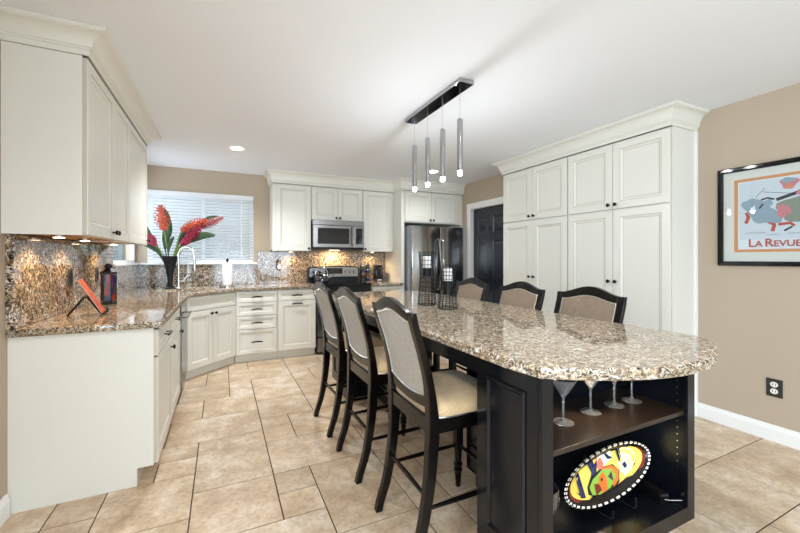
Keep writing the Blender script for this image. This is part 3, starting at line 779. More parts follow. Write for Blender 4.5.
# ================================================================== ISLAND
IX0, IX1 = 0.957, 1.868; IY0, IY1 = 0.92, 1.25
isl = thing('kitchen_island', 'black kitchen island with an open bookcase end facing the camera', 'island', (1.41, 2.2, 0))
def carcass(y0, y1, opening):        # opening = -1 open to -y, +1 open to +y
    m_ = MB(); t = 0.03
    m_.box(IX0, y0, 0.126, IX0 + t, y1, BZ); m_.box(IX1 - t, y0, 0.126, IX1, y1, BZ)
    yb0, yb1 = (y1 - 0.015, y1) if opening < 0 else (y0, y0 + 0.015)
    m_.box(IX0 + t, yb0, 0.126, IX1 - t, yb1, BZ)
    m_.box(IX0 + t, min(y0, y1) + (0 if opening < 0 else 0.015), 0.126, IX1 - t, y1 - (0.015 if opening < 0 else 0), 0.188)
    m_.box(IX0 + t, y0 + (0 if opening < 0 else 0.015), BZ - 0.012, IX1 - t, y1 - (0.015 if opening < 0 else 0), BZ)
    # toe base
    m_.box(IX0 + 0.05, y0 + 0.06, 0.0, IX1 - 0.05, y1 - 0.01, 0.126)
    # face frame
    fy0, fy1 = (y0 - 0.018, y0 - 0.0002) if opening < 0 else (y1 + 0.0002, y1 + 0.018)
    m_.box(IX0, fy0, 0.126, IX0 + 0.052, fy1, BZ); m_.box(IX1 - 0.052, fy0, 0.126, IX1, fy1, BZ)
    m_.box(IX0 + 0.052, fy0, 0.126, IX1 - 0.052, fy1, 0.19)
    m_.build('bookcase', M['black'], isl, bev=0.0015)
    for z in (0.60,):
        m_ = MB(); m_.box(IX0 + t + 0.001, y0 + (0.0 if opening < 0 else 0.016), z - 0.019, IX1 - t - 0.001, y1 - (0.016 if opening < 0 else 0.0), z); m_.build('shelf', M['shelf'], isl, bev=0.0015)
    # moulded side panels
    for x, s_ in ((IX0, -1), (IX1, 1)):
        T = plane_T((x, y1 if s_ < 0 else y0, 0), (0, -1 if s_ < 0 else 1, 0), (s_, 0, 0)); w = y1 - y0
        m_ = MB(); R = []
        a0, a1, b0, b1 = 0.065, w - 0.055, 0.20, 0.80
        for i, d in ((0, 0.0), (0, 0.004), (0.006, 0.010), (0.012, 0.010), (0.018, 0.004), (0.022, 0.001)): R.append([(a0 + i, d, b0 + i), (a1 - i, d, b0 + i), (a1 - i, d, b1 - i), (a0 + i, d, b1 - i)])
        m_.rings(R, T=T, cap=False); m_.build('panel_molding', M['black'], isl)
    return m_
carcass(IY0, IY1, -1); carcass(3.15, 3.48, 1)
for y0, y1 in ((1.2505, 1.70), (2.70, 3.1495)):
    m_ = MB(); m_.box(1.23, y0, 0.10, 1.515, y1, 0.79); m_.box(1.27, y0 + 0.01, 0.0, 1.475, y1 - 0.03, 0.10); m_.build('center_cabinet', M['black'], isl, bev=0.002)
    for x, s_ in ((1.23, -1), (1.515, 1)):
        m_ = MB(); a, b = (x - 0.016, x - 0.0005) if s_ < 0 else (x + 0.0005, x + 0.016)
        m_.box(a, y0 + 0.03, 0.13, b, y1 - 0.02, 0.76); m_.build('center_cabinet_door', M['black'], isl, bev=0.003)
m_ = MB(); m_.box(IX0 + 0.004, IY1, 0.79, IX0 + 0.03, 3.15, BZ); m_.box(IX1 - 0.03, IY1, 0.79, IX1 - 0.004, 3.15, BZ); m_.box(IX0 + 0.03, 1.2505, 0.795, IX1 - 0.03, 3.1495, 0.81); m_.build('apron', M['black'], isl)
# shelf-pin holes and rails
m_ = MB()
for k in range(21):
    z = 0.24 + k * 0.03
    if abs(z - 0.59) < 0.02: continue
    for yy in (0.955, 1.19):
        for x, s_ in ((IX0 + 0.03, 1), (IX1 - 0.03, -1)):
            m_.lathe([(0.0028, 0), (0.0028, 0.0006), (0, 0.0006)], n=6, T=Matrix.Translation((x, yy, z)) @ Matrix.Rotation(s_ * PI / 2, 4, 'Y'))
m_.build('shelf_pin_sleeves', M['nail'], isl)
for (x, y, z, e) in ((1.41, 1.02, BZ - 0.012, 1.3), (1.70, 0.985, 0.581, 0.5), (1.2, 0.985, 0.581, 0.25)):
    m_ = MB(); m_.lathe([(0.03, 0), (0.03, -0.008), (0, -0.009)], (x, y, z - 0.0005), 16); m_.build('puck_light', M['warm'], isl)
    light('shelf_bulb', 'SPOT', Vector((x, y, z - 0.014)) - Vector(isl['_o']), e * 4, (1, 0.82, 0.62), (0, 0, 0), 0.015, spot=(2.7, 0.5), parent=isl)

# island worktop with a hand-chiselled edge
cx = 1.428; hw = 0.526; pts = []
def arc_y(x, s_): return 0.69 + 0.205 * abs((x - cx) / hw) ** 2
N1 = 64; xs_ = [cx - hw + 0.022 + (2 * hw - 0.044) * k / N1 for k in range(N1 + 1)]
front_e = [(x, arc_y(x, 1)) for x in xs_]
cl = [(cx + hw - 0.008, 0.915), (cx + hw - 0.002, 0.945), (cx + hw, 0.985)]
top_y = 3.72 + 0.69
right = [(cx + hw, 0.985 + (top_y - 2 * 0.985) * k / 150) for k in range(1, 150)]
far_e = [(x, top_y - y) for x, y in reversed([(2 * cx - q[0], q[1]) for q in front_e])]
ring = front_e + cl + right
ring2 = [(2 * cx - x, top_y - y) for x, y in ring]
outl = ring + ring2
m_ = MB(); R = []
cyc = top_y / 2; n_ = len(outl)
nrm = []
for i in range(n_):
    a = Vector(outl[i - 1]); b = Vector(outl[(i + 1) % n_]); d = (b - a).normalized(); nrm.append(Vector((d.y, -d.x)))
for z, off, amp in ((0.914, -0.012, 0.0), (0.910, -0.005, 0.0025), (0.903, 0.0, 0.004), (0.896, -0.001, 0.004), (0.890, -0.004, 0.003), (0.884, 0.001, 0.004), (0.878, -0.002, 0.004), (0.8755, -0.008, 0.002)):
    r = []
    for i, (x, y) in enumerate(outl):
        j = amp * 2.2 * noise.noise(Vector((x * 45, y * 45, z * 90))); zz = z + (0.4 * j if 0.877 < z < 0.912 else 0)
        r.append((x + nrm[i].x * (off + j), y + nrm[i].y * (off + j), zz))
    R.append(r)
m_.rings(R)
tag(m_.build('countertop', M['granite']), 'cream speckled granite island worktop with rounded end and rough chiselled edge', 'countertop')


# ================================================================== BAR CHAIRS
def lerp_pts(tab, z):
    for (z0, x0), (z1, x1) in zip(tab, tab[1:]):
        if z <= z1:
            t = (z - z0) / (z1 - z0); return x0 + (x1 - x0) * t
    return tab[-1][1]
def smooth_tab(tab, z):
    # catmull-rom through the table
    n = len(tab)
    for i in range(n - 1):
        if z <= tab[i + 1][0] or i == n - 2:
            p0 = tab[max(i - 1, 0)][1]; p1 = tab[i][1]; p2 = tab[i + 1][1]; p3 = tab[min(i + 2, n - 1)][1]
            t = (z - tab[i][0]) / (tab[i + 1][0] - tab[i][0]); t = min(max(t, 0), 1)
            return 0.5 * (2 * p1 + (p2 - p0) * t + (2 * p0 - 5 * p1 + 4 * p2 - p3) * t * t + (3 * p1 - p0 - 3 * p2 + p3) * t ** 3)
BX = [(0.0, -0.262), (0.15, -0.216), (0.33, -0.185), (0.52, -0.172), (0.66, -0.178), (0.82, -0.208), (1.045, -0.272)]
DP = [(0.0, 0.017), (0.25, 0.021), (0.50, 0.026), (0.60, 0.024), (0.75, 0.017), (1.045, 0.014)]
def top_z(y): a = abs(y) / 0.225; return 1.045 + 0.048 * (0.5 + 0.5 * math.cos(PI * min(1, a * 1.05)))
def make_chair(name):
    c = thing(name, 'x', 'chair', (0, 0, 0), local=True)
    for s_ in (-1, 1):
        m_ = MB(); R = []
        for k in range(25):
            z = 1.045 * k / 24; x = smooth_tab(BX, z); d = lerp_pts(DP, z)
            yc = s_ * (0.197 + (0.009 * (z - 0.6) / 0.445 if z > 0.6 else 0) - 0.004 * (1 if z < 0.5 else 0)); hw_ = 0.019 if z < 0.5 else 0.021
            if k == 24: z += 0.002
            R.append([(x - d, yc - hw_, z), (x + d, yc - hw_, z), (x + d, yc + hw_, z), (x - d, yc + hw_, z)])
        m_.rings(R); m_.build('rear_leg', M['wood'], c, bev=0.004, smooth=True)
    for s_ in (-1, 1):
        m_ = MB(); yc = s_ * 0.195; xc = 0.215
        m_.box(xc - 0.021, yc - 0.021, 0.21, xc + 0.021, yc + 0.021, 0.555, bev=0.003)
        m_.lathe([(0.011, 0), (0.014, 0.004), (0.017, 0.05), (0.019, 0.075), (0.015, 0.08), (0.024, 0.09), (0.024, 0.10), (0.016, 0.108), (0.024, 0.118), (0.025, 0.13), (0.016, 0.14), (0.018, 0.15), (0.022, 0.20), (0.021, 0.211)], (xc, yc, 0), 14)
        m_.build('front_leg', M['wood'], c, smooth=True)
    # seat rails
    m_ = MB(); m_.box(-0.165, -0.213, 0.535, 0.236, -0.187, 0.598); m_.box(-0.165, 0.187, 0.535, 0.236, 0.213, 0.598)
    m_.box(0.21, -0.187, 0.535, 0.236, 0.187, 0.598); m_.box(-0.19, -0.18, 0.53, -0.165, 0.18, 0.598); m_.build('seat_frame', M['wood'], c, bev=0.003)
    # cushion
    m_ = MB(); R = []
    def plan(ins, n=48):
        r = []
        for k in range(n):
            a = 2 * PI * k / n; ca, sa = math.cos(a), math.sin(a); e = 0.28
            x = 0.028 + (0.205 - ins) * math.copysign(abs(ca) ** e, ca); y = (0.222 - ins) * math.copysign(abs(sa) ** e, sa)
            r.append((x, y))
        return r
    for ins, z in ((0.010, 0.599), (0.002, 0.604), (0.0, 0.618), (0.004, 0.634), (0.014, 0.646), (0.035, 0.656), (0.07, 0.664), (0.11, 0.668), (0.16, 0.671)):
        R.append([(p[0], p[1], z) for p in plan(ins)])
    m_.rings(R); cu_ = m_.build('seat_cushion', M['seat'], c, smooth=True)
    m_ = MB(); m_.tube([(p[0], p[1], 0.603) for p in plan(-0.001)], 0.0035, 6, closed=True); m_.build('piping', M['nail'], cu_, smooth=True)
    # crest rail and lower back rail
    def rail(zb, ztp, th, nm, bevel=0.003):
        m_ = MB(); R = []; n = 20
        for k in range(n + 1):
            y = -0.186 + 0.372 * k / n; a, b = zb(y), ztp(y); xa, xb = smooth_tab(BX, min(a, 1.09)), smooth_tab(BX, 1.045) - (b - 1.045) * 0.3 if b > 1.045 else smooth_tab(BX, b)
            R.append([(xa - th, y, a), (xa + th, y, a), (xb + th, y, b), (xb - th, y, b)])
        m_.rings(R); return m_.build(nm, M['wood'], c, bev=bevel, smooth=True)
    cth = lambda y: 0.036 + 0.016 * (1 - (abs(y) / 0.186) ** 2)
    rail(lambda y: top_z(y) - cth(y), lambda y: top_z(y), 0.014, 'crest_rail')
    lowb = lambda y: 0.640 - 0.018 * (1 - (y / 0.186) ** 2); lowt = lambda y: 0.690 - 0.030 * (1 - (y / 0.186) ** 2)
    rail(lowb, lowt, 0.013, 'lower_rail')
    # upholstered back panel
    m_ = MB(); n = 16; F_, K_ = [], []
    rows_ = 14
    for i in range(rows_ + 1):
        fr_, kr_ = [], []
        for k in range(n + 1):
            y = -0.186 + 0.372 * k / n; a = lowt(y) - 0.001; b = top_z(y) - cth(y) + 0.001; z = a + (b - a) * i / rows_
            puff = (1 - (2 * k / n - 1) ** 6) * (1 - (2 * i / rows_ - 1) ** 8)
            x = smooth_tab(BX, min(z, 1.045)); fr_.append((x + 0.006 + 0.014 * puff, y, z)); kr_.append((x - 0.004 - 0.006 * puff, y, z))
        F_.append(fr_); K_.append(kr_)
    m_.grid(F_, M['tweedb']); m_.grid(K_, M['tweed'])
    bp_ = m_.build('back_upholstery', M['tweed'], c, smooth=True)
    m_ = MB(); per = []
    for k in range(23): y = -0.178 + 0.356 * k / 22; per.append((y, top_z(y) - cth(y) - 0.006))
    for k in range(26): z = 0.70 + (top_z(0.178) - 0.05 - 0.70) * k / 25; per += [(-0.179, z), (0.179, z)]
    for k in range(23): y = -0.178 + 0.356 * k / 22; per.append((y, lowt(y) + 0.008))
    for y, z in per:
        x = smooth_tab(BX, min(z, 1.045))
        for xx in (x + 0.012, x - 0.0085): m_.sphere((xx, y, z), 0.0046, n=5)
    m_.build('nailhead_trim', M['nail'], bp_)
    # stretchers
    def st(a, b, r=0.0095):
        m_ = MB(); a = Vector(a); b = Vector(b); m_.tube([a, a.lerp(b, 0.25), a.lerp(b, 0.5), a.lerp(b, 0.75), b], [r * .8, r, r * 1.15, r, r * .8], 10); m_.build('stretcher', M['wood'], c, smooth=True)
    st((smooth_tab(BX, 0.27), -0.176, 0.27), (smooth_tab(BX, 0.27), 0.176, 0.27))
    for s_ in (-1, 1): st((smooth_tab(BX, 0.225) + 0.018, s_ * 0.193, 0.225), (0.195, s_ * 0.195, 0.232), 0.010)
    st((0.215, -0.175, 0.235), (0.215, 0.175, 0.235), 0.010)
    return c
ch = make_chair('bar_chair')
spots = [(0.965, 1.525, -0.02, 'dark wood bar chair with grey tweed back, nearest of the three left of the island'),
         (0.955, 2.18, 0.0, 'dark wood bar chair with grey tweed back, middle of the three left of the island'),
         (0.945, 2.785, 0.02, 'dark wood tweed-backed bar chair left of the island, the one closest to the range'),
         (1.775, 1.545, PI + 0.03, 'dark wood bar chair with nailhead back, nearest of the three before the pantry'),
         (1.765, 2.125, PI, 'dark wood bar chair with nailhead back, middle of the three before the pantry'),
         (1.77, 2.74, PI - 0.02, 'dark wood bar chair with nailhead back, pantry side, closest to the black door')]
for i, (x, y, a, lb) in enumerate(spots):
    o = ch if i == 0 else copy_tree(ch)
    o.location = (x, y, 0.0); o.rotation_euler = (0, 0, a); o['label'] = lb; o['group'] = 'bar chairs around the island'

# ================================================================== PENDANT AND CANS
pl = thing('pendant_light', 'four-tube chrome pendant light hanging from a rectangular ceiling plate', 'lamp', (1.43, 2.37, ZC))
m_ = MB(); m_.box(1.375, 1.97, ZC - 0.028, 1.485, 2.77, ZC - 0.0005, bev=0.003); cp = m_.build('canopy', M['chrome'], pl)
m_ = MB(); m_.box(1.383, 1.978, ZC - 0.030, 1.477, 2.762, ZC - 0.0285); m_.build('canopy_underplate', M['blackgloss'], cp)
for yy in (2.05, 2.265, 2.48, 2.695):
    m_ = MB(); m_.tube([(1.43, yy, 2.19), (1.43, yy, ZC - 0.03)], 0.0016, 6); m_.build('cord', M['nickel'], pl)
    m_ = MB(); m_.lathe([(0.0, 2.198), (0.014, 2.196), (0.019, 2.19), (0.019, 1.85), (0.0, 1.85)], (1.43, yy, 0), 18); tb = m_.build('tube', M['chrome'], pl, smooth=True)
    m_ = MB(); m_.lathe([(0.0165, 1.8495), (0.0165, 1.828), (0.012, 1.820), (0, 1.819)], (1.43, yy, 0), 16); m_.build('bulb', M['bulb'], tb, smooth=True)
    light('pendant_bulb', 'POINT', Vector((1.43, yy, 1.80)) - Vector(pl['_o']), 4.2, (0.90, 0.95, 1.0), size=0.02, parent=pl)
for (x, y, e, lb) in ((0.142, 4.258, 120, 'white recessed ceiling light above the sink corner'), (2.536, 4.256, 28, 'white recessed ceiling light in front of the refrigerator'),
                      (1.15, 0.95, 45, 'white recessed ceiling light above the near end of the island'), (-0.25, 0.9, 45, 'white recessed ceiling light above the aisle beside the camera')):  # this pair is added out of view to brighten the room
    r_ = thing('recessed_light', lb, 'lamp', (x, y, ZC))
    m_ = MB(); m_.lathe([(0.062, -0.0005), (0.082, -0.0005), (0.084, -0.004), (0.078, -0.009), (0.062, -0.006)], (x, y, ZC), 28); m_.build('trim_ring', M['trim'], r_, smooth=True)
    m_ = MB(); m_.lathe([(0.061, -0.001), (0.061, -0.008), (0.05, -0.012), (0, -0.014)], (x, y, ZC), 24); m_.build('lens', M['bulb'], r_)
    light('recessed_bulb', 'SPOT', (0, 0, -0.02), e, (0.97, 0.98, 1.0), (0, 0, 0), 0.05, spot=(2.6, 0.8), parent=r_)

# ================================================================== WINDOW BLIND
bl = thing('window_blind', 'white horizontal slat blind lowered over the window behind the sink', 'blind', (mx_, YB, WZ0))
m_ = MB(); m_.box(WX0 + 0.004, YB - 0.028, WZ1 - 0.052, WX1 - 0.004, YB + 0.018, WZ1 + 0.012, bev=0.003); m_.build('headrail', M['blind'], bl)
m_ = MB(); ns = 21
for k in range(ns):
    z = WZ0 + 0.045 + k * (WZ1 - 0.07 - WZ0 - 0.045) / (ns - 1)
    th = math.radians(36)
    c_, s_ = math.cos(th) * 0.024, math.sin(th) * 0.024
    y = YB - 0.008
    T = Matrix.Translation((mx_, y, z)) @ Matrix.Rotation(-th, 4, 'X')
    m_.box(-(WX1 - WX0) / 2 + 0.008, -0.024, -0.0014, (WX1 - WX0) / 2 - 0.008, 0.024, 0.0014, T=T)
m_.build('slats', M['blind'], bl)
m_ = MB(); m_.box(WX0 + 0.008, YB - 0.026, WZ0 + 0.002, WX1 - 0.008, YB + 0.016, WZ0 + 0.02, bev=0.003); m_.build('bottom_rail', M['blind'], bl)
m_ = MB()
for xx in (WX0 + 0.16, mx_, WX1 - 0.16): m_.box(xx - 0.004, YB - 0.034, WZ0 + 0.02, xx + 0.004, YB - 0.0335, WZ1 - 0.05)
m_.build('ladder_tapes', M['blind'], bl)

# ================================================================== FAUCET, TOWEL, VASE
f_ = thing('faucet', 'brushed nickel gooseneck faucet behind the corner sink', 'faucet', (-0.455, 5.00, 0.914))
fx, fy = -0.455, 5.00; dx, dy = 0.88, -0.47
m_ = MB(); m_.lathe([(0.028, 0), (0.028, 0.01), (0.02, 0.02), (0.017, 0.10), (0.013, 0.13)], (fx, fy, 0.9145), 16)
arc = [(fx, fy, 1.03)] + [(fx, fy, 1.22)] + [(fx + dx * (0.095 - 0.095 * math.cos(a)), fy + dy * (0.095 - 0.095 * math.cos(a)), 1.30 + 0.10 * math.sin(a)) for a in [k * PI / 10 for k in range(0, 11)]] + [(fx + dx * 0.191, fy + dy * 0.191, 1.17)]
m_.tube(arc, [0.0145] * len(arc), 12); m_.build('spout', M['nickel'], f_, smooth=True)
m_ = MB(); e_ = Vector(arc[-1]); m_.tube([e_, e_ - Vector((0, 0, 0.05)), e_ - Vector((0, 0, 0.075))], [0.019, 0.020, 0.015], 12); m_.build('spray_head', M['nickel'], f_, smooth=True)
m_ = MB(); m_.tube([(fx + 0.015, fy + 0.0, 1.0), (fx + 0.05, fy + 0.02, 1.005), (fx + 0.085, fy + 0.03, 1.06)], [0.011, 0.008, 0.006], 10); m_.build('lever', M['nickel'], f_, smooth=True)

t_ = thing('paper_towel_holder', 'upright paper towel roll on a steel holder below the window', 'paper towel', (0.06, 5.08, 0.914))
m_ = MB(); m_.lathe([(0.085, 0), (0.085, 0.012), (0.078, 0.018), (0, 0.018)], (0.06, 5.08, 0.9145), 24); m_.build('base', M['nickel'], t_, smooth=True)
m_ = MB(); m_.lathe([(0.02, 0.02), (0.056, 0.02), (0.057, 0.024), (0.057, 0.292), (0.055, 0.296), (0.02, 0.296)], (0.06, 5.08, 0.9145), 24); m_.build('paper_roll', M['paper'], t_, smooth=True)
m_ = MB(); m_.lathe([(0.006, 0.0185), (0.006, 0.31), (0.014, 0.318), (0.016, 0.335), (0.012, 0.35), (0, 0.356)], (0.06, 5.08, 0.9145), 12); m_.build('post', M['bronze'], t_, smooth=True)

vx, vy = -0.545, 5.05
vs = thing('vase', 'tall black trumpet vase on the corner worktop beside the sink faucet', 'vase', (vx, vy, 0.914))
vs['_o'] = [vx, vy, 0.914]
m_ = MB(); m_.lathe([(0.055, 0), (0.055, 0.008), (0.03, 0.03), (0.026, 0.07), (0.034, 0.16), (0.055, 0.27), (0.084, 0.375), (0.087, 0.38), (0.082, 0.378), (0.048, 0.27), (0.03, 0.16), (0.0, 0.10)], (vx, vy, 0.9145), 28)
m_.build('body', M['blackmat'], vs, smooth=True)
def stem_leaf_arr():
    def stemp(parent, tip, bend=0.3, r=0.006):
        a = Vector((vx, vy, 1.05)); m0 = Vector((vx + (tip[0] - vx) * 0.25, vy + (tip[1] - vy) * 0.25, 1.33)); t = Vector(tip)
        P_ = [(a * (1 - s) ** 2 + m0 * 2 * s * (1 - s) + t * s * s) for s in [k / 10 for k in range(11)]]
        m_ = MB(); m_.tube(P_, r, 7); m_.build('stem', M['stem'], parent, smooth=True); return P_
    def flower(label, tip, L, W, mt, dirv):
        o = thing('ginger_flower', label, 'flower', (vx, vy, 1.05), group='cut ginger flowers in the black vase'); o['_o'] = [vx, vy, 1.05]
        tip = Vector(tip); d = Vector(dirv).normalized(); base = tip - d * L
        stemp(o, base)
        m_ = MB(); u = d.orthogonal().normalized(); w = d.cross(u)
        nr = 11
        for i in range(nr):
            s = i / (nr - 1); rad = W * math.sin(PI * (0.14 + 0.80 * s)) ** 0.8; cnt = 7
            for k in range(cnt):
                a = 2 * PI * (k + 0.5 * (i % 2)) / cnt + i * 0.1; rd = u * math.cos(a) + w * math.sin(a)
                b0 = base + d * (L * s * 0.93); out = b0 + rd * rad + d * 0.018; tp = b0 + rd * rad * 1.12 + d * 0.040; sd = d.cross(rd) * 0.013
                q = [b0, out - sd + rd * -.003, tp, out + sd + rd * -.003, out + rd * 0.008]
                V = [m_.bm.verts.new(p) for p in q]
                m_.face([V[0], V[1], V[4]]); m_.face([V[0], V[4], V[3]]); m_.face([V[1], V[2], V[4]]); m_.face([V[4], V[2], V[3]])
        m_.tube([base, base + d * L * .5, base + d * L], [W * .45, W * .6, W * .15], 8)
        m_.build('bloom', mt, o)
        return o
    def leaf(label, pts, W):
        o = thing('ginger_leaf', label, 'leaf', (vx, vy, 1.05), group='leaves in the black vase'); o['_o'] = [vx, vy, 1.05]
        m_ = MB(); P_ = [Vector(p) for p in pts]; n = 14; G = []
        for i in range(n + 1):
            s = i / n * (len(P_) - 1); k = min(int(s), len(P_) - 2); t = s - k
            p0, p1, p2, p3 = P_[max(k - 1, 0)], P_[k], P_[k + 1], P_[min(k + 2, len(P_) - 1)]
            p = 0.5 * (2 * p1 + (p2 - p0) * t + (2 * p0 - 5 * p1 + 4 * p2 - p3) * t * t + (3 * p1 - p0 - 3 * p2 + p3) * t ** 3)
            f = i / n; w = max(0.006, W * max(0, (math.sin(PI * max(0, (f - 0.3) / 0.7)) ** 0.7 if f > 0.3 else 0)))
            if f > 0.98: w = 0.002
            dd = (P_[min(k + 1, len(P_) - 1)] - P_[k]).normalized(); sd = dd.cross(Vector((0.3, -1, 0.1))).normalized()
            G.append([p - sd * w, p + Vector((0, 0.3 * w, 0)), p + sd * w])
        m_.grid(G); b = m_.build('blade', M['leaf'], o, smooth=True)
        so = b.modifiers.new('solid', 'SOLIDIFY'); so.thickness = 0.0015
    Y = vy
    flower('orange-red ginger bloom standing upright, leftmost tall flower in the vase', (-0.635, Y - .05, 1.86), 0.27, 0.075, M['red'], (-0.12, -0.1, 1))
    flower('orange ginger bloom leaning right over the magenta one', (-0.17, Y - .1, 1.72), 0.29, 0.062, M['red'], (1, -0.2, 0.48))
    flower('dusky pink ginger bloom reaching farthest right', (0.0, Y, 1.765), 0.30, 0.045, M['pink'], (1, 0, 0.52))
    flower('magenta ginger bloom low in the right of the bunch', (-0.235, Y - .12, 1.62), 0.22, 0.055, M['magenta'], (0.75, -0.2, 0.7))
    flower('dark magenta ginger bloom tucked lowest beside the vase rim', (-0.335, Y - .1, 1.50), 0.12, 0.04, M['magenta'], (0.8, -0.1, 0.6))
    flower('small pink ginger bud at the far left of the bunch', (-0.745, Y - .1, 1.52), 0.13, 0.045, M['magenta'], (-0.5, -0.1, 0.8))
    R_ = [('dark green leaf behind the upright orange bloom', [(vx, Y, 1.1), (-0.60, Y + .03, 1.4), (-0.575, Y + .04, 1.62), (-0.60, Y + .03, 1.85)], 0.05),
          ('broad dark leaf curling out at the lower right', [(vx, Y, 1.1), (-0.45, Y - .02, 1.40), (-0.24, Y - .04, 1.53), (-0.07, Y - .05, 1.55)], 0.045),
          ('slender leaf pointing up left beside the bud', [(vx, Y, 1.1), (-0.66, Y, 1.38), (-0.74, Y, 1.53), (-0.80, Y, 1.68)], 0.022),
          ('leaf drooping left toward the wall cabinet', [(vx, Y, 1.1), (-0.66, Y - .05, 1.33), (-0.76, Y - .06, 1.42), (-0.86, Y - .06, 1.46)], 0.026),
          ('leaf arching right beneath the orange bloom', [(vx, Y, 1.1), (-0.46, Y + .02, 1.45), (-0.37, Y + .02, 1.60), (-0.22, Y, 1.68)], 0.03),
          ('leaf tip standing above the dusky pink bloom', [(vx, Y, 1.1), (-0.35, Y + .04, 1.52), (-0.18, Y + .04, 1.74), (-0.04, Y + .04, 1.79)], 0.022),
          ('short pale leaf at the left of the vase mouth', [(vx, Y, 1.1), (-0.63, Y - .03, 1.30), (-0.70, Y - .04, 1.42), (-0.73, Y - .05, 1.47)], 0.02),
          ('short leaf at the centre of the vase mouth', [(vx, Y, 1.1), (-0.56, Y - .03, 1.33), (-0.54, Y - .04, 1.45), (-0.50, Y - .05, 1.52)], 0.022)]
    for lb, p, w in R_: leaf(lb, p, w)
stem_leaf_arr()

# ================================================================== LEFT COUNTER OBJECTS
EZ = math.radians(12.3)
es = thing('easel', 'bent black metal easel on the left counter holding the orange tile', 'stand', (-0.745, 2.92, 0.914))
m_ = MB()
for yo in (-0.035, 0.035):
    m_.tube([(-0.662, 2.93 + yo, 0.950), (-0.655, 2.93 + yo, 0.930), (-0.672, 2.93 + yo, 0.9215), (-0.695, 2.93 + yo, 0.932), (-0.752, 2.93 + yo, 1.025), (-0.762, 2.93 + yo, 1.028), (-0.772, 2.93 + yo, 1.022), (-0.845, 2.93 + yo, 0.9215)], 0.0062, 8)
m_.tube([(-0.845, 2.895, 0.9195), (-0.845, 2.965, 0.9195)], 0.0045, 8); m_.tube([(-0.762, 2.895, 1.028), (-0.762, 2.965, 1.028)], 0.0045, 8)
m_.build('frame', M['blackmat'], es, smooth=True); es.rotation_euler = (0, 0, EZ)
m_ = MB(); ec = Matrix.Translation((-0.745, 2.92, 0)) @ Matrix.Rotation(EZ, 4, 'Z') @ Matrix.Translation((0.745, -2.92, 0)); T = ec @ Matrix.Translation((-0.678, 2.93, 0.9285)) @ Matrix.Rotation(-0.50, 4, 'Y')
m_.box(-0.006, -0.075, 0.0, 0.009, 0.075, 0.235, M['orange'], bev=0.002, T=T)
tb = thing('decorative_tile', 'thin orange tile propped leaning on the black easel', 'tile', (-0.678, 2.93, 0.9285))
m_.build('tile', M['orange'], tb)
m_ = MB(); m_.box(-0.0075, -0.076, 0.0, -0.0065, 0.076, 0.236, T=T); m_.build('pale_edge', M['pwhite'], tb)

ln = thing('lantern', 'small stained-glass lantern with dark frame on the left counter', 'lantern', (-0.775, 3.545, 0.914))
lx, ly, lz = -0.775, 3.545, 0.9145; n = 6; rl = 0.052
m_ = MB(); m_.lathe([(rl + .006, 0), (rl + .006, 0.012), (rl, 0.014)], (lx, ly, lz), n); m_.lathe([(rl, 0.178), (rl + .008, 0.18), (rl + .008, 0.19), (0.03, 0.212), (0.022, 0.214)], (lx, ly, lz), n)
m_.lathe([(0.022, 0.214), (0.026, 0.218), (0.026, 0.232), (0.01, 0.24), (0, 0.24)], (lx, ly, lz), 12)
hexa = [(lx + rl * math.cos(2 * PI * k / n), ly + rl * math.sin(2 * PI * k / n)) for k in range(n)]
for p in hexa: m_.tube([(p[0], p[1], lz + 0.012), (p[0], p[1], lz + 0.18)], 0.004, 6)
m_.build('frame', M['blackmat'], ln)
rs = random.Random(5)
m_ = MB(); cols_ = ['sblue', 'sred', 'sgreen', 'samber']
for k in range(n):
    a, b = Vector(hexa[k]), Vector(hexa[(k + 1) % n])
    def Pn(s, t): p = a.lerp(b, s); return (lx + (p.x - lx) * .97, ly + (p.y - ly) * .97, lz + 0.016 + 0.16 * t)
    ss = [0.04, 0.35, 0.68, 0.96]; tt = [0.02, 0.25, 0.48, 0.7, 0.98]
    G = [[(s + (rs.uniform(-.08, .08) if 0 < i < 3 else 0), t + (rs.uniform(-.05, .05) if 0 < j < 4 else 0)) for j, t in enumerate(tt)] for i, s in enumerate(ss)]
    for i in range(3):
        for j in range(4):
            m_.face([m_.bm.verts.new(Pn(*G[q][r])) for q, r in ((i, j), (i + 1, j), (i + 1, j + 1), (i, j + 1))], M[cols_[(i * 2 + j * 3 + k) % 4 if (i + j) % 3 else (k + i) % 2]])
m_.build('stained_glass', M['sblue'], ln); ln.scale = (0.9, 0.9, 1.3); ln.location.x -= 0.012

for y, z, lb in ((3.20, 1.135, 'dark outlet plate on the left granite backsplash nearer the camera'), (3.79, 1.135, 'dark outlet plate on the left granite backsplash near the lantern')):
    o = thing('wall_outlet', lb, 'outlet', (XL + 0.035, y, z))
    m_ = MB(); m_.box(XL + 0.0345, y - 0.037, z - 0.058, XL + 0.040, y + 0.037, z + 0.058, bev=0.002); m_.build('cover_plate', M['plate_dark'], o)
    m_ = MB(); m_.box(XL + 0.0402, y - 0.017, z - 0.035, XL + 0.043, y + 0.017, z + 0.035); m_.build('receptacle', M['blackmat'], o)

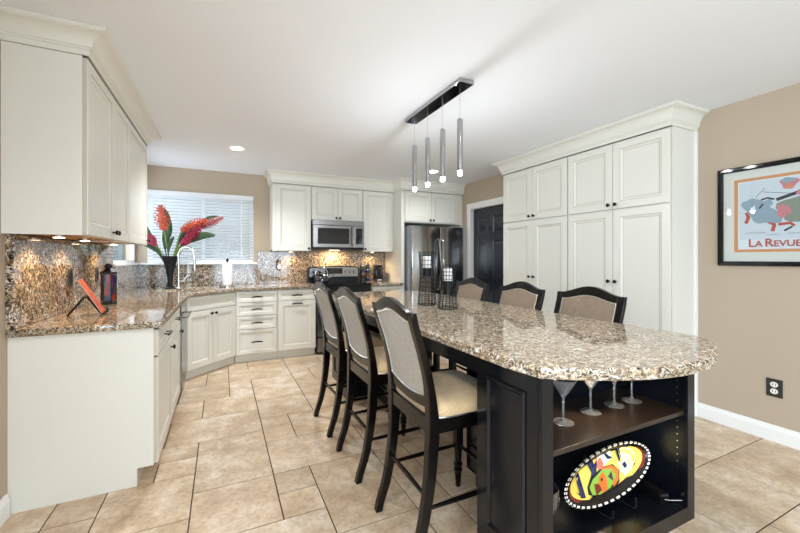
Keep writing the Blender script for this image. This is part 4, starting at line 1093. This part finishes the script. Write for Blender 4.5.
# plug-in on the back splash
o = thing('plug_in_light', 'smoky grey plug-in night light on the backsplash right of the window', 'night light', (0.72, YB - 0.06, 1.18))
yp = YB - 0.035
m_ = MB(); m_.box(0.685, yp - 0.006, 1.12, 0.755, yp - 0.0005, 1.235, bev=0.002); m_.build('cover_plate', M['plate_dark'], o)
m_ = MB(); m_.lathe([(0.0, 1.09), (0.022, 1.093), (0.030, 1.105), (0.030, 1.185), (0.022, 1.205), (0.012, 1.215), (0.012, 1.24), (0.015, 1.245), (0.008, 1.262), (0, 1.264)], (0.72, yp - 0.038, 0), 16); m_.build('body', mat('smoky_grey', lin(150, 146, 142), 0.15, 0.3), o, smooth=True)
m_ = MB(); m_.sphere((0.722, yp - 0.066, 1.15), 0.014, n=12, sz=1.6); m_.build('bulb', M['bulb'], o, smooth=True)

# kettle on the rear left burner
k_ = thing('kettle', 'black and chrome kettle on the left rear burner of the range', 'kettle', (1.36, 5.20, 0.926))
kx, ky, kz = 1.27, 5.20, 0.926
k_['_o'] = [1.36, 5.20, 0.926]
m_ = MB(); m_.lathe([(0.085, 0.001), (0.098, 0.012), (0.10, 0.045), (0.088, 0.085), (0.055, 0.115), (0.035, 0.122), (0, 0.124)], (kx, ky, kz), 24); m_.build('pot', mat('kettle_enamel', (0.012, 0.014, 0.02, 1), 0.06, 0.0, coat=0.5), k_, smooth=True)
m_ = MB(); m_.lathe([(0.034, 0.1245), (0.03, 0.13), (0.008, 0.135), (0.008, 0.145), (0.014, 0.152), (0.012, 0.163), (0, 0.166)], (kx, ky, kz), 14); m_.build('lid', M['chrome'], k_, smooth=True)
m_ = MB(); m_.tube([(kx - 0.08, ky, kz + 0.085), (kx - 0.085, ky, kz + 0.15), (kx - 0.05, ky, kz + 0.205), (kx, ky, kz + 0.22), (kx + 0.05, ky, kz + 0.205), (kx + 0.085, ky, kz + 0.15), (kx + 0.08, ky, kz + 0.085)], 0.009, 10); m_.build('handle', M['chrome'], k_, smooth=True)
m_ = MB(); m_.tube([(kx + 0.075, ky - 0.03, kz + 0.05), (kx + 0.12, ky - 0.05, kz + 0.085), (kx + 0.145, ky - 0.06, kz + 0.115)], [0.018, 0.014, 0.009], 10); m_.build('spout', M['chrome'], k_, smooth=True)

# spice rack: eight jars in a dark rack
sr = thing('spice_rack', 'dark wire spice rack standing right of the range', 'rack', (2.0, 5.38, 0.914))
m_ = MB()
for xx in (1.905, 2.075):
    for yy in (5.345, 5.425): m_.tube([(xx, yy, 0.9145), (xx, yy, 1.17)], 0.003, 6)
for k in range(4):
    z = 0.922 + k * 0.063; m_.box(1.904, 5.345, z - 0.003, 2.076, 5.425, z)
m_.build('frame', M['blackmat'], sr)
jar_l = {0: 'bottom', 1: 'second', 2: 'third', 3: 'top'}
proto = None
jar_cols = ['sgreen', 'sblue', 'sgreen', 'samber', 'sblue', 'sblue', 'sgreen', 'sgreen']
for k in range(4):
    for q, xx in enumerate((1.948, 2.032)):
        z = 0.9225 + k * 0.063
        j = thing('spice_jar', '%s spice jar on the %s shelf of the wire rack by the range' % (('left', 'right')[q], jar_l[k] if k in (0, 3) else jar_l[k] + ' lowest'), 'jar', (xx, 5.385, z), group='spice jars in the rack')
        m_ = MB(); m_.lathe([(0.033, 0), (0.036, 0.003), (0.036, 0.034), (0.028, 0.04)], (xx, 5.385, z), 12); m_.build('jar_body', M[jar_cols[k * 2 + q]], j, smooth=True)
        m_ = MB(); m_.lathe([(0.030, 0.0405), (0.030, 0.054), (0.026, 0.056), (0, 0.056)], (xx, 5.385, z), 12); m_.build('cap', M['chrome'] if (k + q) % 2 else M['blackgloss'], j, smooth=True)

ck = thing('countertop_appliance', 'upright black appliance with a curved silver front, right of the spice rack', 'appliance', (2.195, 5.35, 0.914))
m_ = MB(); m_.box(2.135, 5.31, 0.9145, 2.26, 5.42, 1.165, bev=0.008); m_.build('housing', M['blackgloss'], ck, smooth=True)
m_ = MB(); m_.box(2.175, 5.3035, 0.955, 2.222, 5.3095, 1.13, bev=0.002); m_.build('front_recess', M['blackmat'], ck)
m_ = MB(); m_.tube([(2.18, 5.300, 1.10), (2.19, 5.288, 1.13), (2.21, 5.285, 1.135), (2.225, 5.292, 1.10), (2.228, 5.298, 1.02)], 0.006, 8); m_.build('lever', M['steel'], ck, smooth=True)
m_ = MB(); m_.box(2.165, 5.303, 0.925, 2.235, 5.309, 0.945); m_.build('base_plate', M['nickel'], ck)


# ================================================================== CANDLE TOWERS ON ISLAND
def wire_tower(x, y, H, rb, rm, rt_, cup0, cup1, can1, lean, label, cl_, ccl):
    z0 = 0.9145
    t = thing('candle_holder', label, 'candle holder', (x, y, z0))
    def rad(f): return rb + (rm - rb) * min(1, f / 0.55) if f < 0.55 else rm + (rt_ - rm) * ((f - 0.55) / 0.45) ** 1.6
    m_ = MB(); nv = 16; nh = 12
    for k in range(nv):
        a = 2 * PI * k / nv
        m_.tube([(x + rad(i / 10) * math.cos(a), y + rad(i / 10) * math.sin(a), z0 + 0.003 + (H - 0.003) * i / 10) for i in range(11)], 0.0022, 5)
    for i in range(nh + 1):
        f = i / nh; r = rad(f)
        if i == nh: continue
        m_.tube([(x + r * math.cos(2 * PI * k / 20), y + r * math.sin(2 * PI * k / 20), z0 + 0.003 + (H - 0.003) * f) for k in range(20)], 0.0022 if i else 0.0035, 5, closed=True)
    m_.build('wire_mesh', M['blackmat'], t)
    m_ = MB(); m_.lathe([(0.0, cup0), (0.036, cup0), (0.038, cup1), (0.035, cup1), (0.034, cup0 + 0.004), (0, cup0 + 0.004)], (x, y, z0), 16); m_.build('cup', M['blackmat'], t, smooth=True)
    c = thing('candle', cl_, 'candle', (x, y, z0 + cup0 + 0.005))
    m_ = MB(); m_.lathe([(0.033, cup0 + 0.0045), (0.033, can1), (0.030, can1 + 0.003), (0.01, can1 - 0.004), (0, can1 - 0.005)], (x, y, z0), 18); m_.build('wax', M['wax'], c, smooth=True)
    m_ = MB(); m_.tube([(x, y, z0 + can1 - 0.005), (x + 0.001, y, z0 + can1 + 0.006)], 0.001, 5); m_.build('wick', M['blackmat'], c)
wire_tower(1.413, 2.46, 0.405, 0.070, 0.054, 0.064, 0.215, 0.28, 0.365, 0, 'taller black wire-mesh candle tower on the island, the left one', 'white pillar candle in the left wire tower', '')
wire_tower(1.432, 2.20, 0.31, 0.070, 0.048, 0.064, 0.10, 0.195, 0.282, 0, 'shorter black wire-mesh candle tower on the island, the right one', 'white pillar candle in the right wire tower', '')

# ================================================================== GLASSES, PLATTER
def goblet(x, y, z, label, grp, sc=1.0, kind=0):
    t = thing('martini_glass' if kind == 0 else 'wine_goblet', label, 'glass', (x, y, z), group=grp)
    m_ = MB()
    if kind == 0: pr = [(0.0, 0.0), (0.040, 0.0), (0.041, 0.003), (0.012, 0.008), (0.0045, 0.016), (0.004, 0.06), (0.005, 0.098), (0.009, 0.106), (0.056, 0.182), (0.0545, 0.182), (0.008, 0.1105), (0, 0.108)]
    else: pr = [(0.0, 0.0), (0.042, 0.0), (0.042, 0.003), (0.01, 0.009), (0.005, 0.02), (0.0045, 0.09), (0.01, 0.10), (0.04, 0.12), (0.054, 0.155), (0.050, 0.20), (0.0485, 0.20), (0.0525, 0.155), (0.038, 0.1225), (0.008, 0.104), (0, 0.103)]
    m_.lathe([(r * sc, h * sc) for r, h in pr], (x, y, z + 0.0005), 28, cap=False)
    m_.build('glass_body', M['crystal'] if kind == 0 else M['goblet_glass'], t, smooth=True)
gx = [(1.247, 1.065, 'leftmost martini glass on the island shelf'), (1.437, 1.085, 'second martini glass from the left on the island shelf'),
      (1.602, 1.09, 'third martini glass from the left on the island shelf'), (1.727, 1.09, 'rightmost martini glass on the island shelf')]
for x, y, lb in gx: goblet(x, y, 0.60, lb, 'martini glasses on the upper island shelf')
goblet(1.085, 1.02, 0.188, 'tall clear goblet on the bottom island shelf left of the platter', 'goblets on the bottom shelf', 1.12, 1)

pt = thing('platter', 'oval painted platter with checkered rim and abstract fish standing on the bottom shelf', 'platter', (1.515, 1.08, 0.19))
PT = Matrix.Translation((1.515, 1.065, 0.338)) @ Matrix.Rotation(math.radians(-72), 4, 'X') @ Matrix.Rotation(math.radians(-9), 4, 'Z') if False else None
# local frame: u = along the shelf (tilted up to the right), v = up the leaning face, n = towards the viewer
uu = Vector((math.cos(math.radians(6)), 0, math.sin(math.radians(6)))); nv_ = Vector((0, -math.cos(math.radians(16)), math.sin(math.radians(16))))
uu.normalize(); vv = nv_.cross(uu) * -1
if vv.z < 0: vv = -vv
PT = Matrix(((uu.x, vv.x, nv_.x, 1.515), (uu.y, vv.y, nv_.y, 1.055), (uu.z, vv.z, nv_.z, 0.334), (0, 0, 0, 1)))
a_, b_ = 0.278, 0.100
def ell(fa, fb, z, n=56): return [(a_ * fa * math.cos(2 * PI * k / n), b_ * fb * math.sin(2 * PI * k / n), z) for k in range(n)]
m_ = MB(); m_.rings([ell(.5, .5, -0.022), ell(.72, .66, -0.022), ell(.97, .95, 0.004), ell(1, 1, 0.007), ell(.99, .985, 0.011), ell(.93, .87, 0.004), ell(.74, .66, -0.016), ell(.6, .5, -0.017)], T=PT)
pb = m_.build('dish', M['pblack'], pt, smooth=True)
m_ = MB()
for k in range(44):
    t0 = 2 * PI * (k - .28) / 44; t1 = 2 * PI * (k + .28) / 44
    q = [(a_ * f * math.cos(t), b_ * g_ * math.sin(t), z) for f, g_, z, t in ((1.004, 1.006, 0.006, t0), (1.004, 1.006, 0.006, t1), (.985, .975, .0118, t1), (.985, .975, .0118, t0))]
    q2 = [(a_ * f * math.cos(t), b_ * g_ * math.sin(t), z) for f, g_, z, t in ((.985, .975, .0118, t0), (.985, .975, .0118, t1), (.952, .912, .0078, t1), (.952, .912, .0078, t0))]
    m_.face([m_.bm.verts.new(PT @ Vector(p)) for p in q]); m_.face([m_.bm.verts.new(PT @ Vector(p)) for p in q2])
m_.build('checkered_rim', M['pwhite'], pb)
m_ = MB()
def dish_z(x, y):
    r = math.hypot(x / a_, y / b_); return -0.0165 if r < 0.7 else -0.0165 + (r - 0.7) / 0.23 * 0.0205
def shape(pts, mt, lift):
    pts = [(x, y * 0.87) if abs(y) > 0 and not lift in (0.0008, 0.0020) else (x, y) for x, y in pts]
    # triangulated patch following the bowl
    c_ = (sum(p[0] for p in pts) / len(pts), sum(p[1] for p in pts) / len(pts)); n = len(pts); V = []
    FS = (0.0, 0.3, 0.55, 0.75, 0.86, 0.93, 1.0)
    for f in FS:
        V.append([m_.bm.verts.new(PT @ Vector((c_[0] + (x - c_[0]) * f, c_[1] + (y - c_[1]) * f, dish_z(c_[0] + (x - c_[0]) * f, c_[1] + (y - c_[1]) * f) + lift))) for x, y in pts] if f else [m_.bm.verts.new(PT @ Vector((c_[0], c_[1], dish_z(*c_) + lift)))])
    for k in range(n):
        q = (k + 1) % n; m_.face([V[0][0], V[1][k], V[1][q]], mt)
        for e in range(1, len(FS) - 1): m_.face([V[e][k], V[e + 1][k], V[e + 1][q], V[e][q]], mt)
def eb(f, g_, t0=0, t1=360, n=40): return [(a_ * f * math.cos(math.radians(t0 + (t1 - t0) * k / n)), b_ * g_ * math.sin(math.radians(t0 + (t1 - t0) * k / n))) for k in range(n + (0 if t1 - t0 == 360 else 1))]
shape(eb(.90, .85), M['pred'], 0.0008)
shape([(x, y + 0.004) for x, y in eb(.85, .78)], M['pyel'], 0.0020)
shape([(0.10, 0.085), (0.10, -0.06), (0.16, -0.045), (0.205, 0.0), (0.19, 0.045), (0.15, 0.07)], mat('glaze_cream', lin(244, 234, 178), 0.12), 0.0022)
shape([(-0.185, 0.055), (-0.165, 0.065), (-0.155, -0.055), (-0.185, -0.045)], M['pblue'], 0.003)
shape([(0.085, 0.09), (0.105, 0.088), (0.115, 0.02), (0.095, 0.02)], M['pblue'], 0.003)
shape([(-0.105, 0.085), (-0.085, 0.03), (-0.105, 0.0), (-0.06, 0.015), (-0.025, 0.075), (-0.055, 0.05), (-0.07, 0.09)], M['pblue'], 0.003)
shape([(-0.03, 0.088), (0.05, 0.09), (0.06, 0.05), (0.0, 0.03), (-0.04, 0.055)], M['pwhite'], 0.0028)
shape([(0.015, 0.08), (0.05, 0.075), (0.06, 0.045), (0.03, 0.05)], M['pblue'], 0.0036)
shape([(-0.035, 0.07), (-0.01, 0.075), (0.0, 0.04), (-0.02, 0.02), (-0.045, 0.035)], M['pcoral'], 0.0040)
shape([(-0.13, -0.02), (-0.10, 0.01), (-0.02, 0.03), (0.05, 0.02), (0.08, -0.02), (0.06, -0.07), (-0.02, -0.085), (-0.10, -0.075), (-0.135, -0.05)], M['pblack'], 0.0030)
shape([(-0.02, 0.025), (0.04, 0.02), (0.075, -0.015), (0.06, -0.055), (0.02, -0.075), (0.0, -0.03)], M['porg'], 0.0036)
shape([(-0.12, -0.025), (-0.09, 0.0), (-0.02, 0.02), (0.035, 0.005), (0.05, -0.035), (0.0, -0.07), (-0.07, -0.075), (-0.115, -0.06)], M['pgreen'], 0.0042)
shape([(-0.05, 0.0), (-0.02, 0.01), (-0.01, -0.02), (-0.02, -0.07), (-0.055, -0.072), (-0.065, -0.03)], M['porg'], 0.0050)
shape([(-0.09, -0.02), (-0.06, -0.03), (-0.055, -0.06), (-0.095, -0.07)], M['pred'], 0.0050)
shape([(0.0, -0.02), (0.03, -0.005), (0.025, -0.05)], mat('glaze_plum', lin(70, 40, 48), 0.15), 0.0050)
shape([(-0.04 + 0.008 * math.cos(k), -0.018 + 0.008 * math.sin(k)) for k in (0, 1, 2, 3, 4, 5)], M['pblack'], 0.0056)
shape([(0.08, 0.02), (0.115, 0.005), (0.14, -0.02), (0.11, -0.05), (0.085, -0.03), (0.09, -0.01)], M['pwhite'], 0.0034)
shape([(0.105, 0.0), (0.13, 0.005), (0.135, -0.02), (0.115, -0.025)], M['pblue'], 0.0042)
m_.build('painted_glaze', M['pyel'], pb)
ps = thing('plate_stand', 'thin black wire stand holding up the painted platter', 'stand', (1.515, 1.11, 0.188))
m_ = MB()
for xx in (1.44, 1.59):
    zz = 0.0 if xx < 1.5 else 0.012
    m_.tube([(xx, 0.985, 0.232 + zz), (xx, 0.985, 0.205), (xx, 1.0, 0.1925), (xx, 1.16, 0.1925), (xx, 1.115, 0.40)], 0.0035, 7)
m_.tube([(1.44, 1.13, 0.32), (1.59, 1.13, 0.32)], 0.0035, 7); m_.tube([(1.44, 1.16, 0.1925), (1.59, 1.16, 0.1925)], 0.0035, 7)
m_.build('wire_frame', M['blackmat'], ps, smooth=True)
pw = thing('power_box', 'black rectangular power box with a cord at the right of the bottom shelf', 'power supply', (1.76, 1.04, 0.19))
T = Matrix.Translation((1.765, 1.03, 0.2115)) @ Matrix.Rotation(math.radians(-15), 4, 'Z')
m_ = MB(); m_.box(-0.02, -0.075, -0.022, 0.02, 0.075, 0.022, bev=0.002, T=T); m_.build('housing', M['blackgloss'], pw)
m_ = MB(); p0 = T @ Vector((0, -0.076, 0)); m_.tube([p0, p0 + Vector((0.02, -0.01, -0.004)), (1.80, 0.955, 0.193), (1.829, 0.93, 0.200)], 0.0022, 6); m_.build('cord', M['nickel'], pw, smooth=True)

# ================================================================== WALL OUTLET, FRAMED POSTER
o = thing('wall_outlet', 'dark bronze outlet plate with white sockets on the beige wall above the baseboard', 'outlet', (XR, 1.185, 0.37))
m_ = MB(); m_.box(XR - 0.007, 1.142, 0.308, XR - 0.0005, 1.228, 0.432, bev=0.002); m_.build('cover_plate', M['plate_dark'], o)
for zz in (0.347, 0.393):
    m_ = MB(); m_.prism([(1.185 + 0.021 * math.cos(t), zz + 0.019 * math.sin(t)) for t in [k * PI / 8 for k in range(16)]], XR - 0.0095, XR - 0.0075, 'x'); r = m_.build('receptacle', M['plug'], o)
    m_ = MB()
    for yo in (-0.008, 0.008): m_.box(XR - 0.0105, 1.185 + yo - 0.0015, zz - 0.006, XR - 0.0097, 1.185 + yo + 0.0015, zz + 0.008)
    m_.build('slots', M['blackmat'], r)

py0, py1, pz0, pz1 = 0.33, 1.503, 1.212, 1.938
pf = thing('framed_poster', 'black-framed poster reading LA REVUE on the beige right wall', 'picture', (XR, (py0 + py1) / 2, pz0))
m_ = MB(); X0 = XR - 0.0005
def fb(y0, z0, y1, z1): m_.rings([[(X0, y0 + i, z0 + i), (X0, y1 - i, z0 + i), (X0, y1 - i, z1 - i), (X0, y0 + i, z1 - i)] for i in (0,)] if False else [[(X0 - d, y0 + i, z0 + i), (X0 - d, y1 - i, z0 + i), (X0 - d, y1 - i, z1 - i), (X0 - d, y0 + i, z1 - i)] for i, d in ((0, 0), (0, 0.022), (0.006, 0.028), (0.022, 0.026), (0.032, 0.018), (0.034, 0.006))], cap=False)
fb(py0, pz0, py1, pz1); m_.build('frame', M['blackgloss'], pf)
m_ = MB(); m_.box(XR - 0.010, py0 + 0.03, pz0 + 0.03, XR - 0.004, py1 - 0.03, pz1 - 0.03); m_.build('mat_board', M['matb'], pf)
pc = (py0 + py1) / 2
m_ = MB(); m_.box(XR - 0.0108, pc * 2 - 1.405, 1.312, XR - 0.0101, 1.405, 1.845); ob = m_.build('orange_border', M['ink_orange'], pf)
m_ = MB(); m_.box(XR - 0.0116, pc * 2 - 1.382, 1.332, XR - 0.0109, 1.382, 1.824); prn = m_.build('print', M['printw'], pf)
m_ = MB()
XP = XR - 0.0118
lvl = [0]
def ink(pts, mt):       # pts (distance right of the print's left edge, z)
    lvl[0] += 1; x = XP - 0.00006 * lvl[0]
    m_.face([m_.bm.verts.new((x, 1.382 - p[0], p[1])) for p in pts], mt)
def blob(cx_, cz_, rx, rz, mt, n=18, wob=0.15, seed=0, rot=0):
    P_ = []
    for k in range(n):
        a = 2 * PI * k / n; r = 1 + wob * math.sin(3 * a + seed) + wob * .6 * math.sin(5 * a + seed * 2)
        x, z = rx * r * math.cos(a), rz * r * math.sin(a); P_.append((cx_ + x * math.cos(rot) - z * math.sin(rot), cz_ + x * math.sin(rot) + z * math.cos(rot)))
    ink(P_, mt)
def stroke(pts, w, mt):
    L_, R_ = [], []
    for i, p in enumerate(pts):
        a = Vector(pts[max(i - 1, 0)]); b = Vector(pts[min(i + 1, len(pts) - 1)]); d = (b - a).normalized(); n_ = Vector((-d.y, d.x)) * w / 2
        L_.append((p[0] + n_.x, p[1] + n_.y)); R_.append((p[0] - n_.x, p[1] - n_.y))
    ink(L_ + R_[::-1], mt)
ink([(0.008, 1.816), (1.382 - (pc * 2 - 1.382) - 0.008, 1.816), (1.382 - (pc * 2 - 1.382) - 0.008, 1.40), (0.008, 1.40)], mat('print_ground', lin(212, 216, 216), 0.8))
stroke([(0.05, 1.60), (0.06, 1.56), (0.045, 1.52)], 0.022, M['ink_red']); stroke([(0.16, 1.53), (0.20, 1.50), (0.19, 1.455)], 0.022, M['ink_red'])
blob(0.09, 1.63, 0.055, 0.075, M['ink_blue'], seed=1, rot=.5); blob(0.155, 1.57, 0.085, 0.062, M['ink_blue'], seed=2, rot=-.35)
blob(0.165, 1.655, 0.03, 0.022, M['ink_blue'], seed=4); stroke([(0.13, 1.68), (0.165, 1.69), (0.20, 1.675)], 0.012, M['ink_dark']); stroke([(0.12, 1.62), (0.14, 1.65)], 0.01, M['ink_dark'])
stroke([(0.10, 1.70), (0.15, 1.76)], 0.003, M['ink_dark']); stroke([(0.14, 1.735), (0.30, 1.70)], 0.003, M['ink_dark'])
blob(0.32, 1.60, 0.105, 0.085, M['ink_sage'], seed=.6, rot=.2); stroke([(0.22, 1.50), (0.28, 1.505), (0.30, 1.485)], 0.018, M['ink_red'])
blob(0.245, 1.59, 0.035, 0.045, M['ink_pink'], seed=1.5); stroke([(0.21, 1.67), (0.27, 1.69), (0.33, 1.71)], 0.022, M['ink_dark'])
blob(0.275, 1.775, 0.045, 0.038, M['ink_pink'], seed=.3); blob(0.27, 1.795, 0.035, 0.018, M['ink_blue'], seed=2.3); blob(0.275, 1.755, 0.02, 0.018, M['ink_skin'], seed=2)
blob(0.34, 1.705, 0.035, 0.018, M['ink_pink'], seed=2); stroke([(0.34, 1.745), (0.42, 1.755), (0.46, 1.75)], 0.014, M['ink_skin']); stroke([(0.29, 1.48), (0.25, 1.455)], 0.012, M['ink_dark'])
blob(0.47, 1.66, 0.06, 0.08, M['ink_yel'], seed=3.2); blob(0.44, 1.79, 0.024, 0.028, M['ink_dark'], seed=1.1); blob(0.45, 1.785, 0.016, 0.018, M['ink_skin'], seed=.8)
blob(0.58, 1.58, 0.07, 0.08, M['ink_blue'], seed=2.2); blob(0.58, 1.72, 0.026, 0.032, M['ink_skin'], seed=2.6)
for x0, x1, z in ((0.045, 0.15, 1.448), (0.16, 0.22, 1.432), (0.27, 0.36, 1.436)):
    xx = x0
    while xx < x1: stroke([(xx, z + .004), (xx + 0.006, z - .004), (xx + 0.010, z + 0.004)], 0.002, M['ink_dark']); xx += 0.014
m_.build('illustration', M['ink_blue'], prn)
def text(body, y, z, size, x, m, parent, spacing=1.0, sx=1.0):
    cu = bpy.data.curves.new('t', 'FONT'); cu.body = body; cu.size = size; cu.extrude = 0.0003; cu.space_character = spacing; cu.offset = size * 0.014
    o = bpy.data.objects.new('t', cu); C.objects.link(o); bpy.context.view_layer.update()
    me = bpy.data.meshes.new_from_object(o.evaluated_get(bpy.context.evaluated_depsgraph_get())); bpy.data.objects.remove(o)
    off = Vector(parent['_o'])
    for v in me.vertices: v.co = Vector((x - v.co.z, y - v.co.x * sx, z + v.co.y)) - off
    me.materials.clear(); me.materials.append(m)
    o = bpy.data.objects.new('lettering', me); C.objects.link(o); o.parent = parent
    return o
text('L', 1.322, 1.350, 0.078, XP - 0.004, M['ink_red'], prn); text('A', 1.283, 1.350, 0.060, XP - 0.005, M['ink_red'], prn)
text('R', 1.232, 1.350, 0.078, XP - 0.005, M['ink_red'], prn); text('EVUE', 1.185, 1.350, 0.060, XP - 0.005, M['ink_red'], prn)
m_ = MB(); m_.box(XR - 0.0215, py0 + 0.032, pz0 + 0.032, XR - 0.020, py1 - 0.032, pz1 - 0.032); m_.build('glazing', M['glass'], pf)

# tidy helper properties
for ob_ in bpy.data.objects:
    if '_o' in ob_: del ob_['_o']
